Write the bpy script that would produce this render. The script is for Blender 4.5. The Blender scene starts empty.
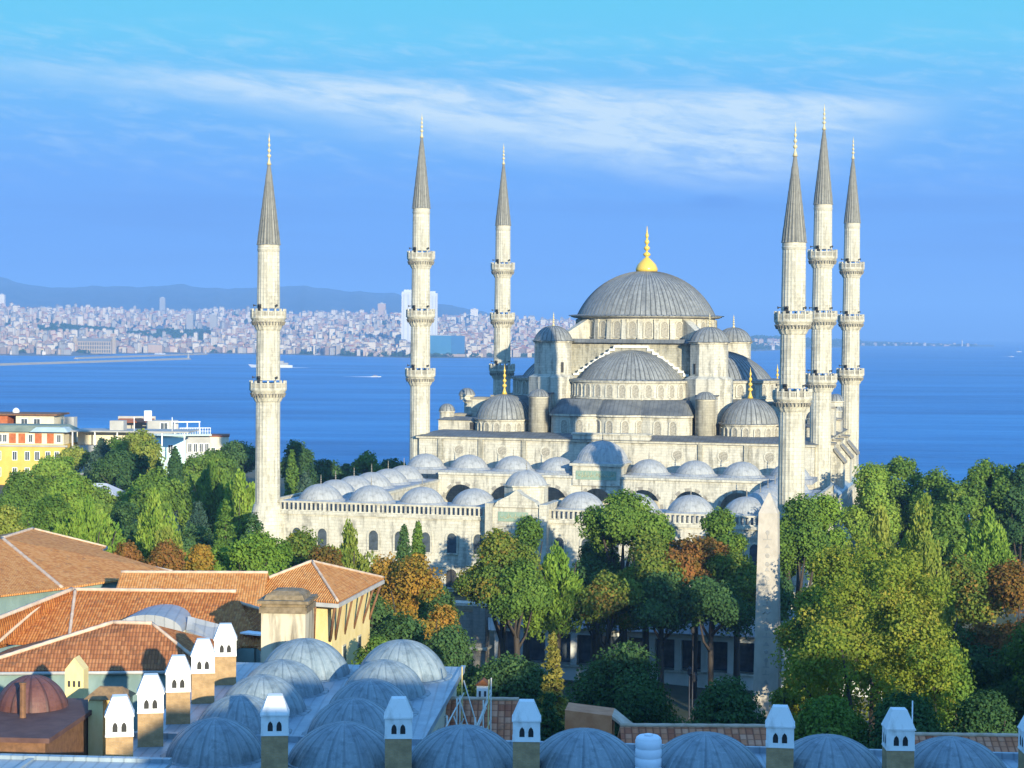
import bpy, math, random
import numpy as np
from mathutils import Matrix, Vector
PI = math.pi; R_ = math.radians
sin, cos = math.sin, math.cos
S = bpy.context.scene
COL = S.collection

# ------------------------------------------------------------------ camera
F_PX, PITCH, ROLL, CZ = 1910.0, 0.0272, 0.008, 70.0
cam = bpy.data.cameras.new('camera'); camo = bpy.data.objects.new('camera', cam); COL.objects.link(camo)
camo.matrix_world = Matrix.Translation((0, 0, CZ)) @ Matrix.Rotation(PI/2-PITCH, 4, 'X') @ Matrix.Rotation(ROLL, 4, 'Z')
cam.sensor_width = 36; cam.lens = F_PX/1024*36; cam.clip_start = 1; cam.clip_end = 60000
S.camera = camo
S.render.resolution_x, S.render.resolution_y = 1024, 768

# ------------------------------------------------------------------ light
SUN_EL, SUN_AZ = 11.0, 20.5          # elevation; azimuth to the right of straight behind the camera
sd = Vector((sin(R_(SUN_AZ))*cos(R_(SUN_EL)), -cos(R_(SUN_AZ))*cos(R_(SUN_EL)), sin(R_(SUN_EL))))
sl = bpy.data.lights.new('sun', 'SUN'); sl.energy = 4.7; sl.angle = R_(0.5); sl.color = (1.0, 0.90, 0.66)
so = bpy.data.objects.new('sun', sl); COL.objects.link(so); so.rotation_euler = sd.to_track_quat('Z', 'Y').to_euler()
S.view_settings.view_transform = 'Standard'; S.view_settings.look = 'None'
S.view_settings.exposure = 0.9; S.view_settings.gamma = 1.0; S.view_settings.use_curve_mapping = False
S.render.engine = 'CYCLES'
cy = S.cycles
cy.max_bounces = 5; cy.diffuse_bounces = 3; cy.glossy_bounces = 2; cy.transmission_bounces = 2; cy.volume_bounces = 0; cy.transparent_max_bounces = 4
cy.use_denoising = True; cy.caustics_reflective = False; cy.caustics_refractive = False
try: cy.denoising_prefilter = 'ACCURATE'
except Exception: pass

def lin(c):
    return tuple((x/255/12.92 if x/255 <= .04045 else ((x/255+.055)/1.055)**2.4) for x in c)

class NT:
    """small node helper"""
    def __init__(s, tree): s.t = tree; s.n = tree.nodes; s.l = tree.links
    def node(s, typ, **kw):
        n = s.n.new(typ)
        for k, v in kw.items(): setattr(n, k, v)
        return n
    def put(s, sock, v):
        if hasattr(v, 'links') or isinstance(v, bpy.types.NodeSocket): s.l.new(v, sock)
        else: sock.default_value = v
    def math(s, op, a, b=None, clamp=False):
        n = s.n.new('ShaderNodeMath'); n.operation = op; n.use_clamp = clamp
        s.put(n.inputs[0], a)
        if b is not None: s.put(n.inputs[1], b)
        return n.outputs[0]
    def mix(s, f, a, b, blend='MIX'):
        n = s.n.new('ShaderNodeMix'); n.data_type = 'RGBA'; n.blend_type = blend
        s.put(n.inputs[0], f)
        for i, v in ((6, a), (7, b)):
            if isinstance(v, tuple): v = (*v[:3], 1)
            s.put(n.inputs[i], v)
        return n.outputs[2]
    def ramp(s, f, stops, interp='LINEAR'):
        n = s.n.new('ShaderNodeValToRGB'); s.put(n.inputs[0], f); cr = n.color_ramp; cr.interpolation = interp
        while len(cr.elements) < len(stops): cr.elements.new(.5)
        for e, (p, c) in zip(cr.elements, stops):
            e.position = p; e.color = (*c, 1) if isinstance(c, tuple) else (c, c, c, 1)
        return n.outputs[0]
    def xyz(s, v):
        n = s.n.new('ShaderNodeSeparateXYZ'); s.put(n.inputs[0], v); return n.outputs
    def vec(s, x, y, z):
        n = s.n.new('ShaderNodeCombineXYZ')
        for i, v in enumerate((x, y, z)): s.put(n.inputs[i], v)
        return n.outputs[0]
    def noise(s, v, scale, detail=3, rough=.55, dist=0):
        n = s.n.new('ShaderNodeTexNoise'); s.put(n.inputs['Vector'], v); n.inputs['Scale'].default_value = scale
        n.inputs['Detail'].default_value = detail; n.inputs['Roughness'].default_value = rough; n.inputs['Distortion'].default_value = dist
        return n.outputs[0]
    def smooth(s, v, a, b):
        n = s.n.new('ShaderNodeMapRange'); n.interpolation_type = 'SMOOTHSTEP'; s.put(n.inputs[0], v)
        n.inputs[1].default_value = a; n.inputs[2].default_value = b; return n.outputs[0]

# ------------------------------------------------------------------ sky
W = bpy.data.worlds.new('World'); S.world = W; W.use_nodes = True
n = NT(W.node_tree); n.n.clear()
out = n.node('ShaderNodeOutputWorld'); bg = n.node('ShaderNodeBackground'); n.l.new(bg.outputs[0], out.inputs[0])
SKY_STR = 0.1
bg.inputs[1].default_value = SKY_STR
sky = n.node('ShaderNodeTexSky', sky_type='NISHITA'); sky.sun_disc = False
sky.sun_elevation = R_(SUN_EL); sky.sun_rotation = math.atan2(sd.x, sd.y)
sky.altitude = 70; sky.air_density = 1.0; sky.dust_density = 0.3; sky.ozone_density = 2.5
tc = n.node('ShaderNodeTexCoord'); x, y, z = n.xyz(tc.outputs['Generated'])
az = n.math('ARCTAN2', x, y)                       # radians right of the view direction
el = n.math('ARCSINE', z)
K = 1/SKY_STR/1.87                                 # photo radiance of the clear evening sky to background units
def sc(c): return tuple(v*K for v in lin(c))
elev = n.math('DIVIDE', el, 0.30, clamp=True)
low = n.ramp(elev, [(0.0, sc((98, 156, 238))), (.10, sc((100, 157, 243))), (.26, sc((106, 170, 250))), (.40, sc((112, 192, 250))), (.50, sc((108, 210, 247))), (.60, sc((100, 212, 243))), (1.0, sc((98, 172, 225)))])
base = n.mix(n.smooth(el, 0.22, 0.5), low, n.mix(1.0, sky.outputs[0], (2.0, 3.0, 3.75), 'MULTIPLY'))
# high thin cloud: a wedge of cirrus with a level upper edge and a feathered, falling lower edge
xn = n.math('ADD', n.math('MULTIPLY', az, 1910.0), 512.0); yn = n.math('SUBTRACT', 333.0, n.math('MULTIPLY', el, 1910.0))
wn1 = n.noise(n.vec(n.math('MULTIPLY', xn, .006), n.math('MULTIPLY', n.math('SUBTRACT', yn, n.math('MULTIPLY', xn, .13)), .035), 0.0), 1.0, 7, .62, .8)
wn2 = n.noise(n.vec(n.math('MULTIPLY', xn, .018), n.math('MULTIPLY', n.math('SUBTRACT', yn, n.math('MULTIPLY', xn, .10)), .085), 5.0), 1.0, 6, .65, .5)
jit = n.math('MULTIPLY', n.math('SUBTRACT', wn1, .5), 46.0)
yj = n.math('ADD', yn, jit)
topd = n.math('SUBTRACT', yj, n.math('ADD', 66.0, n.math('MULTIPLY', xn, .028)))               # below the upper edge
lowe = n.math('ADD', 92.0, n.math('MULTIPLY', n.math('MAXIMUM', n.math('SUBTRACT', xn, 90.0), 0.0), .15))
botd = n.math('SUBTRACT', lowe, yj)
mask = n.math('MULTIPLY', n.smooth(topd, -4, 26), n.smooth(botd, -22, 34))
mask = n.math('MULTIPLY', mask, n.math('MULTIPLY', n.smooth(xn, -130, 130), n.math('SUBTRACT', 1.0, n.smooth(n.math('ADD', xn, n.math('MULTIPLY', n.math('MAXIMUM', n.math('SUBTRACT', yn, 100.0), 0.0), 1.6)), 800, 1010))))
dens = n.smooth(n.math('ADD', n.math('MULTIPLY', wn1, .55), n.math('MULTIPLY', wn2, .45)), .30, .66)
veil = n.math('MULTIPLY', n.math('MULTIPLY', n.smooth(el, .06, .10), n.math('SUBTRACT', 1.0, n.smooth(el, .145, .165))), n.math('MULTIPLY', n.smooth(wn2, .42, .75), .28))
base = n.mix(n.math('MAXIMUM', n.math('MINIMUM', n.math('MULTIPLY', mask, n.math('ADD', .24, n.math('MULTIPLY', dens, 1.05))), 1.0), veil), base, sc((222, 244, 252)))
# thin grey-violet layer clouds near the horizon on the right, and one small lens-shaped cloud
g = n.noise(n.vec(n.math('MULTIPLY', az, 4.0), n.math('MULTIPLY', el, 60.0), 9.0), 1.3, 4, .5, .3)
gl = n.math('MULTIPLY', n.math('MULTIPLY', n.smooth(el, .018, .04), n.math('SUBTRACT', 1.0, n.smooth(el, .062, .085))), n.smooth(g, .45, .7))
base = n.mix(n.math('MULTIPLY', gl, .45), base, sc((92, 140, 222)))
dx = n.math('DIVIDE', n.math('SUBTRACT', az, .106), .021); dy = n.math('DIVIDE', n.math('SUBTRACT', el, .0685), .0045)
wob = n.math('MULTIPLY', n.noise(n.vec(n.math('MULTIPLY', az, 80.0), n.math('MULTIPLY', el, 200.0), 0.0), 1.0, 3), 1.1)
rr = n.math('ADD', n.math('ADD', n.math('MULTIPLY', dx, dx), n.math('MULTIPLY', dy, dy)), wob)
base = n.mix(n.math('MULTIPLY', n.math('SUBTRACT', 1.0, n.smooth(rr, .5, 1.5)), .6), base, sc((84, 138, 226)))
n.l.new(base, bg.inputs[0])

# ------------------------------------------------------------------ placing helpers
def ray(px, py):
    a, b = px-512, 384-py; cr, sr = cos(ROLL), sin(ROLL); X = a*cr-b*sr; Y = a*sr+b*cr; cp, sp = cos(PITCH), sin(PITCH)
    return Vector((X/F_PX, cp+Y/F_PX*sp, Y/F_PX*cp-sp))
def at_z(px, py, z):
    d = ray(px, py); return d*((z-CZ)/d.z) + Vector((0, 0, CZ))
def at_d(px, py, D):
    d = ray(px, py); return d*(D/d.y) + Vector((0, 0, CZ))

AL = -0.264; MX, MY = 1.1, 246.7            # the mosque's own frame (centre of its courtyard front)
def m2w(u, v): return MX+u*cos(AL)-v*sin(AL), MY+u*sin(AL)+v*cos(AL)
def w2m(X, Y): dx, dy = X-MX, Y-MY; return dx*cos(AL)+dy*sin(AL), -dx*sin(AL)+dy*cos(AL)

# ------------------------------------------------------------------ mesh builder
class MB:
    def __init__(s): s.v = []; s.f = []; s.m = []; s.s = []
    def add(s, vs, fs, mi=0, sm=False):
        b = len(s.v); s.v += [tuple(p) for p in vs]
        for f in fs: s.f.append(tuple(b+i for i in f)); s.m.append(mi); s.s.append(sm)
        return s
    def box(s, x0, x1, y0, y1, z0, z1, mi=0):
        vs = [(x0,y0,z0),(x1,y0,z0),(x1,y1,z0),(x0,y1,z0),(x0,y0,z1),(x1,y0,z1),(x1,y1,z1),(x0,y1,z1)]
        return s.add(vs, [(3,2,1,0),(4,5,6,7),(0,1,5,4),(1,2,6,5),(2,3,7,6),(3,0,4,7)], mi)
    def hexa(s, lo, hi, mi=0):           # two rings of equal length, joined and capped
        k = len(lo)
        return s.add(list(lo)+list(hi), [tuple(range(k-1,-1,-1)), tuple(range(k, 2*k))]+[(i,(i+1)%k,k+(i+1)%k,k+i) for i in range(k)], mi)
    def prism(s, poly, z0, z1, mi=0):
        return s.hexa([(x,y,z0) for x,y in poly], [(x,y,z1) for x,y in poly], mi)
    def slab(s, pts, th, mi=0):          # a sloped sheet with thickness downwards
        return s.hexa([(p[0],p[1],p[2]-th) for p in pts], [tuple(p) for p in pts], mi)
    def lathe(s, prof, k=24, mi=0, sm=True, c=(0,0), flute=0, rot=0):
        vs = []
        for r, z in prof:
            for i in range(k):
                a = 2*PI*i/k+rot; q = r*(1-flute*(i%2)); vs.append((c[0]+q*cos(a), c[1]+q*sin(a), z))
        fs = []
        for j in range(len(prof)-1):
            for i in range(k): fs.append((j*k+i, j*k+(i+1)%k, (j+1)*k+(i+1)%k, (j+1)*k+i))
        s.add(vs, fs, mi, sm)
        b = len(s.v)-len(vs)
        s.f.append(tuple(b+i for i in range(k-1,-1,-1))); s.m.append(mi); s.s.append(False)
        t = b+(len(prof)-1)*k; s.f.append(tuple(t+i for i in range(k))); s.m.append(mi); s.s.append(False)
        return s
    def tube(s, pts, rad, k=6, mi=0, sm=True):
        pts = [Vector(p) for p in pts]; n_ = len(pts)
        if not hasattr(rad, '__len__'): rad = [rad]*n_
        vs = []
        for i, p in enumerate(pts):
            d = (pts[min(i+1,n_-1)]-pts[max(i-1,0)]).normalized()
            a = d.orthogonal().normalized() if abs(d.z) > .9 else d.cross(Vector((0,0,1))).normalized(); b = d.cross(a)
            for j in range(k):
                t = 2*PI*j/k; q = p+(a*cos(t)+b*sin(t))*rad[i]; vs.append(tuple(q))
        fs = [(i*k+j, i*k+(j+1)%k, (i+1)*k+(j+1)%k, (i+1)*k+j) for i in range(n_-1) for j in range(k)]
        fs += [tuple(range(k-1,-1,-1)), tuple((n_-1)*k+j for j in range(k))]
        return s.add(vs, fs, mi, sm)
    def ribdome(s, R, h, seams=32, rings=12, rib=.05, a0=0, a1=2*PI, z0=0, mi=0, skirt=None):
        cap = h < R*.97
        if cap: SR = (R*R+h*h)/(2*h); ph0 = math.asin(min(1, R/SR))
        prof = []
        for j in range(rings+1):
            t = j/rings
            if cap: ph = ph0*(1-t); prof.append((SR*sin(ph), z0+SR*cos(ph)-(SR-h)))
            else: prof.append((R*cos(t*PI/2), z0+h*sin(t*PI/2)))
        if skirt: prof = list(skirt)+prof
        prof[-1] = (max(prof[-1][0], R*.015), prof[-1][1])
        full = abs(a1-a0-2*PI) < 1e-6
        ang = []
        w = (a1-a0)/seams
        for i in range(seams): ang += [(a0+w*i, 0), (a0+w*(i+.40), 0), (a0+w*(i+.5), 1), (a0+w*(i+.60), 0)]
        if not full: ang.append((a1, 0))
        k = len(ang); vs = []
        for r, z in prof:
            e = rib*min(1, r/(R*.25))
            for a, q in ang: vs.append(((r+q*e)*cos(a), (r+q*e)*sin(a), z+q*e*.5))
        fs = []
        for j in range(len(prof)-1):
            for i in range(k if full else k-1): fs.append((j*k+i, j*k+(i+1)%k, (j+1)*k+(i+1)%k, (j+1)*k+i))
        return s.add(vs, fs, mi, False)
    def mesh(s, name, mats):
        me = bpy.data.meshes.new(name); me.from_pydata(s.v, [], s.f)
        for m in (mats if isinstance(mats, (list, tuple)) else [mats]): me.materials.append(m)
        me.polygons.foreach_set('material_index', s.m); me.polygons.foreach_set('use_smooth', s.s); me.update()
        return me
    def build(s, name, mats, parent=None, loc=(0,0,0), rz=0):
        return put(name, s.mesh(name, mats), parent, loc, rz)

def put(name, me, parent=None, loc=(0,0,0), rz=0, scale=None):
    o = bpy.data.objects.new(name, me); COL.objects.link(o); o.parent = parent; o.location = loc; o.rotation_euler = (0, 0, rz)
    if scale: o.scale = scale
    return o
def thing(name, label, cat, loc=(0,0,0), rz=0, group=None):
    o = bpy.data.objects.new(name, None); COL.objects.link(o); o.location = loc; o.rotation_euler = (0, 0, rz); o.empty_display_size = .5
    return tag(o, label, cat, group)
def tag(o, label, cat, group=None, kind=None):
    if label: o['label'] = label
    if cat: o['category'] = cat
    if group: o['group'] = group
    if kind: o['kind'] = kind
    return o
def struct(o): o['kind'] = 'structure'; return o
def copy_tree(o, parent=None):
    c = o.copy(); COL.objects.link(c)
    if parent: c.parent = parent
    for ch in list(o.children): copy_tree(ch, c)
    return c

# ------------------------------------------------------------------ materials
def mat0(name, rough=.8, spec=.3):
    m = bpy.data.materials.new(name); m.use_nodes = True; t = NT(m.node_tree)
    b = m.node_tree.nodes['Principled BSDF']; b.inputs['Roughness'].default_value = rough; b.inputs['Specular IOR Level'].default_value = spec
    return m, t, b
def bump(t, b, h, strength=.3, dist=.1):
    n_ = t.node('ShaderNodeBump'); n_.inputs['Strength'].default_value = strength; n_.inputs['Distance'].default_value = dist
    t.l.new(h, n_.inputs['Height']); t.l.new(n_.outputs[0], b.inputs['Normal'])
def pm(name, c1, c2, scale=1.0, rough=.8, spec=.3, stretch=(1,1,1), bmp=.0, metal=0, lo=.35, hi=.65):
    m, t, b = mat0(name, rough, spec); co = t.node('ShaderNodeTexCoord').outputs['Object']
    x, y, z = t.xyz(co); v = t.vec(t.math('MULTIPLY', x, stretch[0]), t.math('MULTIPLY', y, stretch[1]), t.math('MULTIPLY', z, stretch[2]))
    nz = t.noise(v, scale, 5, .6)
    t.l.new(t.ramp(nz, [(lo, c1), (hi, c2)]), b.inputs['Base Color']); b.inputs['Metallic'].default_value = metal
    if bmp: bump(t, b, nz, bmp, .1)
    return m
def stone(name, ca, cb, stain, bw=.9, bh=.42, amt=.5):
    m, t, b = mat0(name, .85, .2); co = t.node('ShaderNodeTexCoord').outputs['Object']; x, y, z = t.xyz(co)
    br = t.node('ShaderNodeTexBrick'); t.l.new(t.vec(t.math('ADD', x, y), z, 0.0), br.inputs[0])
    br.inputs['Color1'].default_value = (*ca, 1); br.inputs['Color2'].default_value = (*cb, 1); br.inputs['Mortar'].default_value = (*[v*.55 for v in cb], 1)
    br.inputs['Scale'].default_value = 1; br.inputs['Mortar Size'].default_value = .02; br.inputs['Brick Width'].default_value = bw; br.inputs['Row Height'].default_value = bh; br.inputs['Mortar Smooth'].default_value = .5
    big = t.noise(co, .35, 5, .65)
    c = t.mix(t.smooth(big, .35, .75), br.outputs[0], tuple(v*.82 for v in ca))
    mot = t.noise(co, 2.6, 5, .75); c = t.mix(t.math('MULTIPLY', t.smooth(mot, .46, .66), .32), c, tuple(v*.52 for v in cb))
    streak = t.noise(t.vec(t.math('MULTIPLY', x, 1.4), t.math('MULTIPLY', y, 1.4), t.math('MULTIPLY', z, .16)), 1.0, 5, .6)
    blot = t.noise(co, 1.1, 4, .7)
    f = t.math('MULTIPLY', t.math('MULTIPLY', t.smooth(streak, .45, .64), t.smooth(blot, .30, .58)), amt)
    c = t.mix(f, c, stain); t.l.new(c, b.inputs['Base Color'])
    bump(t, b, t.math('ADD', br.outputs['Fac'], t.math('MULTIPLY', blot, -.8)), .35, -.04)
    return m
def lead(name, ca, cb, rough=.5, spec=.45, panels=40, seamline=.75):
    m, t, b = mat0(name, rough, spec); co = t.node('ShaderNodeTexCoord').outputs['Object']; x, y, z = t.xyz(co)
    a = t.math('ARCTAN2', y, x)
    pn = t.noise(t.vec(t.math('MULTIPLY', a, panels/6.283), t.math('MULTIPLY', z, .08), 0.0), 1.3, 3, .7)
    bl = t.noise(co, .55, 5, .65)
    c = t.ramp(t.math('ADD', t.math('MULTIPLY', pn, .6), t.math('MULTIPLY', bl, .4)), [(.36, ca), (.62, cb)])
    fine = t.noise(t.vec(t.math('MULTIPLY', a, panels*1.2), t.math('MULTIPLY', z, .5), 4.0), 1.0, 3, .6)
    c = t.mix(t.math('MULTIPLY', t.smooth(fine, .55, .75), .4), c, tuple(min(.8, v*1.7) for v in cb))
    pat = t.noise(co, 1.7, 5, .7); c = t.mix(t.math('MULTIPLY', t.smooth(pat, .47, .62), .45), c, tuple(v*.6 for v in ca))
    wht = t.noise(t.vec(t.math('MULTIPLY', x, 1.3), t.math('MULTIPLY', y, 1.3), t.math('MULTIPLY', z, .5)), 1.5, 6, .75, .6); c = t.mix(t.math('MULTIPLY', t.smooth(wht, .56, .72), .35), c, tuple(min(.7, v*1.6) for v in cb))
    ln = t.math('PINGPONG', t.math('ADD', t.math('MULTIPLY', a, panels/6.28318), .5), .5); c = t.mix(t.math('MULTIPLY', t.math('SUBTRACT', 1.0, t.smooth(ln, .04, .17)), seamline), c, tuple(v*.42 for v in ca))
    t.l.new(c, b.inputs['Base Color']); bump(t, b, t.math('ADD', bl, t.math('MULTIPLY', pat, .5)), .5, .14)
    return m
def flat_lead(name, ca, cb, rough=.5, seam=.7):
    m, t, b = mat0(name, rough, .45); co = t.node('ShaderNodeTexCoord').outputs['Object']; x, y, z = t.xyz(co)
    bl = t.noise(co, .5, 5, .65); c = t.ramp(bl, [(.36, ca), (.64, cb)])
    w = t.math('PINGPONG', t.math('ADD', x, t.math('MULTIPLY', y, .06)), seam/2)
    c = t.mix(t.math('MULTIPLY', t.math('SUBTRACT', 1.0, t.smooth(w, .0, .10)), .5), c, tuple(v*.6 for v in ca))
    t.l.new(c, b.inputs['Base Color']); bump(t, b, t.math('ADD', bl, t.math('MULTIPLY', t.smooth(w, .0, .08), -.6)), .4, .06)
    return m

M = {}
M['stone'] = stone('pale_limestone', (.57,.535,.44), (.46,.435,.36), (.15,.145,.125), amt=.68)
M['stone_min'] = stone('minaret_limestone', (.57,.535,.43), (.46,.43,.345), (.17,.16,.13), bw=1.1, bh=.5, amt=.55)
M['stone_mid'] = stone('grey_limestone', (.40,.375,.295), (.33,.31,.245), (.12,.115,.095), amt=.8)
M['stone_trim'] = stone('dressed_stone', (.56,.53,.435), (.46,.43,.35), (.17,.16,.135), amt=.65)
M['stone_dark'] = stone('weathered_and_shade_stone', (.30,.28,.235), (.24,.22,.19), (.10,.095,.085), amt=.5)
for k_ in (84, 68, 44, 36, 34, 24, 16, 12): M['lead%d' % k_] = lead('old_lead', (.135,.14,.135), (.26,.265,.25), panels=k_)
M['lead'] = M['lead24']
M['lead_pale'] = lead('pale_lead', (.25,.255,.252), (.36,.365,.355), rough=.6, panels=24, seamline=.16)
M['lead_flat'] = flat_lead('lead_sheet', (.085,.09,.09), (.15,.155,.15), rough=.7)
M['lead_flat_pale'] = flat_lead('pale_lead_sheet', (.22,.235,.25), (.31,.32,.335))
M['lead_blue'] = lead('blue_grey_lead', (.11,.155,.18), (.27,.32,.335), rough=.5, spec=.45, panels=22, seamline=.3)
M['lead_blue_flat'] = flat_lead('blue_grey_lead_sheet', (.20,.255,.295), (.31,.37,.40), rough=.42, seam=.6)
M['lead_brown'] = lead('brown_lead_with_shade', (.095,.032,.024), (.145,.058,.042), rough=.6, panels=12)  # brown lead darkened: the colour stands in for shade over this corner
M['lead_cone'] = lead('cone_lead', (.14,.138,.12), (.21,.205,.175), rough=.55, panels=20)
m, t, b = mat0('gilded_copper', .28, .5); b.inputs['Base Color'].default_value = (.60,.41,.07,1); b.inputs['Metallic'].default_value = 0.0; M['gold'] = m
m, t, b = mat0('pale_gilding', .4, .5); b.inputs['Base Color'].default_value = (.50,.42,.23,1); b.inputs['Metallic'].default_value = 0.0; M['gold_pale'] = m
M['dark'] = pm('dark_opening', (.03,.03,.03), (.05,.048,.045), 2)
M['pane'] = pm('stone_grille_pane', (.20,.185,.15), (.36,.33,.265), 5.5, lo=.42, hi=.58)
M['sign_green'] = pm('green_calligraphy_panel', (.17,.25,.19), (.24,.31,.24), 2.5)
M['courtpave'] = pm('courtyard_marble', (.42,.41,.38), (.52,.50,.46), .8)
M['white'] = pm('white_lime_plaster', (.50,.48,.44), (.74,.73,.70), 1.6, stretch=(1,1,.5), bmp=.3, lo=.28, hi=.50)
M['white_metal'] = pm('white_paint', (.72,.72,.71), (.80,.80,.79), 1.0, rough=.5)
M['glassdark'] = pm('dark_window_glass', (.04,.05,.06), (.08,.10,.12), 1.2, rough=.15, spec=.5)
M['cream_grey'] = pm('grey_white_plaster', (.50,.50,.46), (.60,.60,.56), .7)
M['yellow'] = pm('yellow_plaster', (.62,.47,.20), (.72,.57,.28), 1.2, stretch=(1,1,.4))
M['yellow_house'] = pm('bright_yellow_plaster', (.50,.345,.075), (.58,.42,.11), .4)
M['cream'] = pm('cream_plaster', (.58,.52,.38), (.68,.61,.46), .7, stretch=(1,1,.4))
M['teal_wall'] = pm('teal_grey_plaster', (.13,.19,.18), (.19,.26,.24), .8, stretch=(1,1,.5))
M['pale_teal'] = pm('pale_aqua_plaster', (.42,.60,.62), (.50,.68,.69), .5)
M['wood'] = pm('brown_timber', (.12,.06,.03), (.20,.10,.05), 3)
M['granite'] = pm('obelisk_granite', (.38,.335,.275), (.46,.41,.34), 1.6, stretch=(1,1,.6), bmp=.25)
M['granite_dark'] = pm('carved_granite', (.29,.27,.24), (.36,.335,.30), 3)
M['bark'] = pm('tree_bark', (.03,.024,.018), (.06,.047,.035), 2.5, stretch=(1,1,.25), bmp=.4)
M['terracotta_wall'] = pm('terracotta_plaster', (.48,.165,.065), (.60,.24,.11), 1.1)
M['steel'] = pm('dark_iron', (.03,.03,.032), (.055,.055,.058), 2, rough=.5)
M['pole_yellow'] = pm('ochre_scaffold_pole', (.50,.36,.12), (.60,.48,.22), 2)
M['pole_white'] = pm('pale_scaffold_pole', (.50,.48,.42), (.62,.60,.54), 2)
M['aqua_sheet'] = pm('blue_green_sheet', (.07,.16,.20), (.11,.22,.26), .8, rough=.5)
M['tank_white'] = pm('white_plastic', (.70,.71,.74), (.78,.79,.81), 1, rough=.4)
M['red_cloth'] = pm('crimson_cloth', (.35,.03,.08), (.48,.06,.12), 3)
M['pink_cloth'] = pm('pink_cloth', (.60,.35,.38), (.72,.48,.50), 3)

m, t, b = mat0('rough_brown_render', .95, .1); co = t.node('ShaderNodeTexCoord').outputs['Object']; x, y, z = t.xyz(co)
br = t.node('ShaderNodeTexBrick'); t.l.new(t.vec(t.math('ADD', x, y), z, 0.0), br.inputs[0]); br.inputs['Scale'].default_value = 1
br.inputs['Brick Width'].default_value = .26; br.inputs['Row Height'].default_value = .075; br.inputs['Mortar Size'].default_value = .012
br.inputs['Color1'].default_value = (.47,.29,.13,1); br.inputs['Color2'].default_value = (.40,.235,.105,1); br.inputs['Mortar'].default_value = (.38,.29,.18,1)
nz = t.noise(co, 1.6, 5, .65)
t.l.new(t.mix(t.smooth(nz, .35, .7), br.outputs[0], (.28,.185,.095)), b.inputs['Base Color']); bump(t, b, br.outputs['Fac'], .4, -.02); M['brick'] = m

def tiles(name, ca, cb, cc, row=.34, colw=.22, stripe=.35):
    """clay pan tiles: rows run along x, courses down the slope; old and new tiles differ"""
    m, t, b = mat0(name, .85, .2); co = t.node('ShaderNodeTexCoord').outputs['UV']; x, y, z = t.xyz(co)
    wx = t.math('PINGPONG', x, colw/2); wy = t.math('FRACT', t.math('DIVIDE', y, row))
    cell = t.vec(t.math('FLOOR', t.math('DIVIDE', x, colw)), t.math('FLOOR', t.math('DIVIDE', y, row)), 0.0)
    wn = t.node('ShaderNodeTexWhiteNoise'); t.l.new(cell, wn.inputs[0])
    big = t.noise(t.vec(x, y, 0.0), .33, 5, .7)
    patch = t.noise(t.vec(t.math('MULTIPLY', x, .5), y, 7.0), .9, 4, .7)
    c = t.ramp(t.math('ADD', t.math('ADD', t.math('MULTIPLY', wn.outputs[0], .5), t.math('MULTIPLY', big, .45)), t.math('MULTIPLY', patch, .22)), [(.30, ca), (.55, cb), (.85, cc)])
    edge = t.math('SUBTRACT', 1.0, t.smooth(wx, .0, colw*.20))
    edge2 = t.math('SUBTRACT', 1.0, t.smooth(wy, .0, .22))
    c = t.mix(t.math('MULTIPLY', t.math('MAXIMUM', edge, edge2), stripe), c, tuple(v*.35 for v in ca))
    moss = t.noise(t.vec(x, y, 3.0), 1.0, 5, .7)
    c = t.mix(t.math('MULTIPLY', t.smooth(moss, .54, .70), .5), c, (.10,.075,.05))
    t.l.new(c, b.inputs['Base Color'])
    bump(t, b, t.math('ADD', t.smooth(wx, 0, colw/2), t.math('MULTIPLY', wy, .6)), .8, .07)
    return m
M['tile'] = tiles('orange_clay_tiles', (.29,.09,.025), (.41,.14,.036), (.49,.205,.065))
M['tile_light'] = tiles('faded_orange_tiles', (.42,.155,.042), (.52,.22,.062), (.57,.275,.095), stripe=.22)
M['tile_old'] = tiles('old_red_brown_tiles', (.22,.085,.035), (.31,.115,.045), (.40,.17,.07), row=.42, stripe=.6)
M['tile_stripe'] = tiles('striped_pan_tiles', (.34,.10,.05), (.50,.18,.085), (.58,.27,.16), row=.5, colw=.42, stripe=.75)
M['ridge'] = pm('mortared_ridge_tiles', (.42,.30,.21), (.54,.42,.32), 1.8)
M['fascia'] = pm('grey_eaves_board', (.34,.33,.31), (.42,.41,.39), 1.5)

def leaf(name, ca, cb, cc, tr=.28):
    m = bpy.data.materials.new(name); m.use_nodes = True; t = NT(m.node_tree); t.n.clear()
    o = t.node('ShaderNodeOutputMaterial'); d = t.node('ShaderNodeBsdfDiffuse'); tl = t.node('ShaderNodeBsdfTranslucent'); mx = t.node('ShaderNodeMixShader')
    at = t.node('ShaderNodeAttribute', attribute_name='tint'); oi = t.node('ShaderNodeObjectInfo')
    f = t.math('ADD', t.math('MULTIPLY', at.outputs['Fac'], .85), t.math('MULTIPLY', t.math('SUBTRACT', oi.outputs['Random'], .5), .35), clamp=True)
    c = t.ramp(f, [(.1, ca), (.5, cb), (.95, cc)])
    t.l.new(c, d.inputs[0]); t.l.new(t.mix(1.0, c, (1.15, 1.2, .6), 'MULTIPLY'), tl.inputs[0]); mx.inputs[0].default_value = tr
    t.l.new(d.outputs[0], mx.inputs[1]); t.l.new(tl.outputs[0], mx.inputs[2]); t.l.new(mx.outputs[0], o.inputs[0]); return m
M['l_green'] = leaf('mid_green_leaves', (0.0715, 0.1365, 0.0286), (0.13, 0.2145, 0.039), (0.208, 0.273, 0.052))
M['l_bright'] = leaf('bright_green_leaves', (0.1063, 0.2, 0.0312), (0.1875, 0.2875, 0.0438), (0.275, 0.35, 0.0625))
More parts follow.
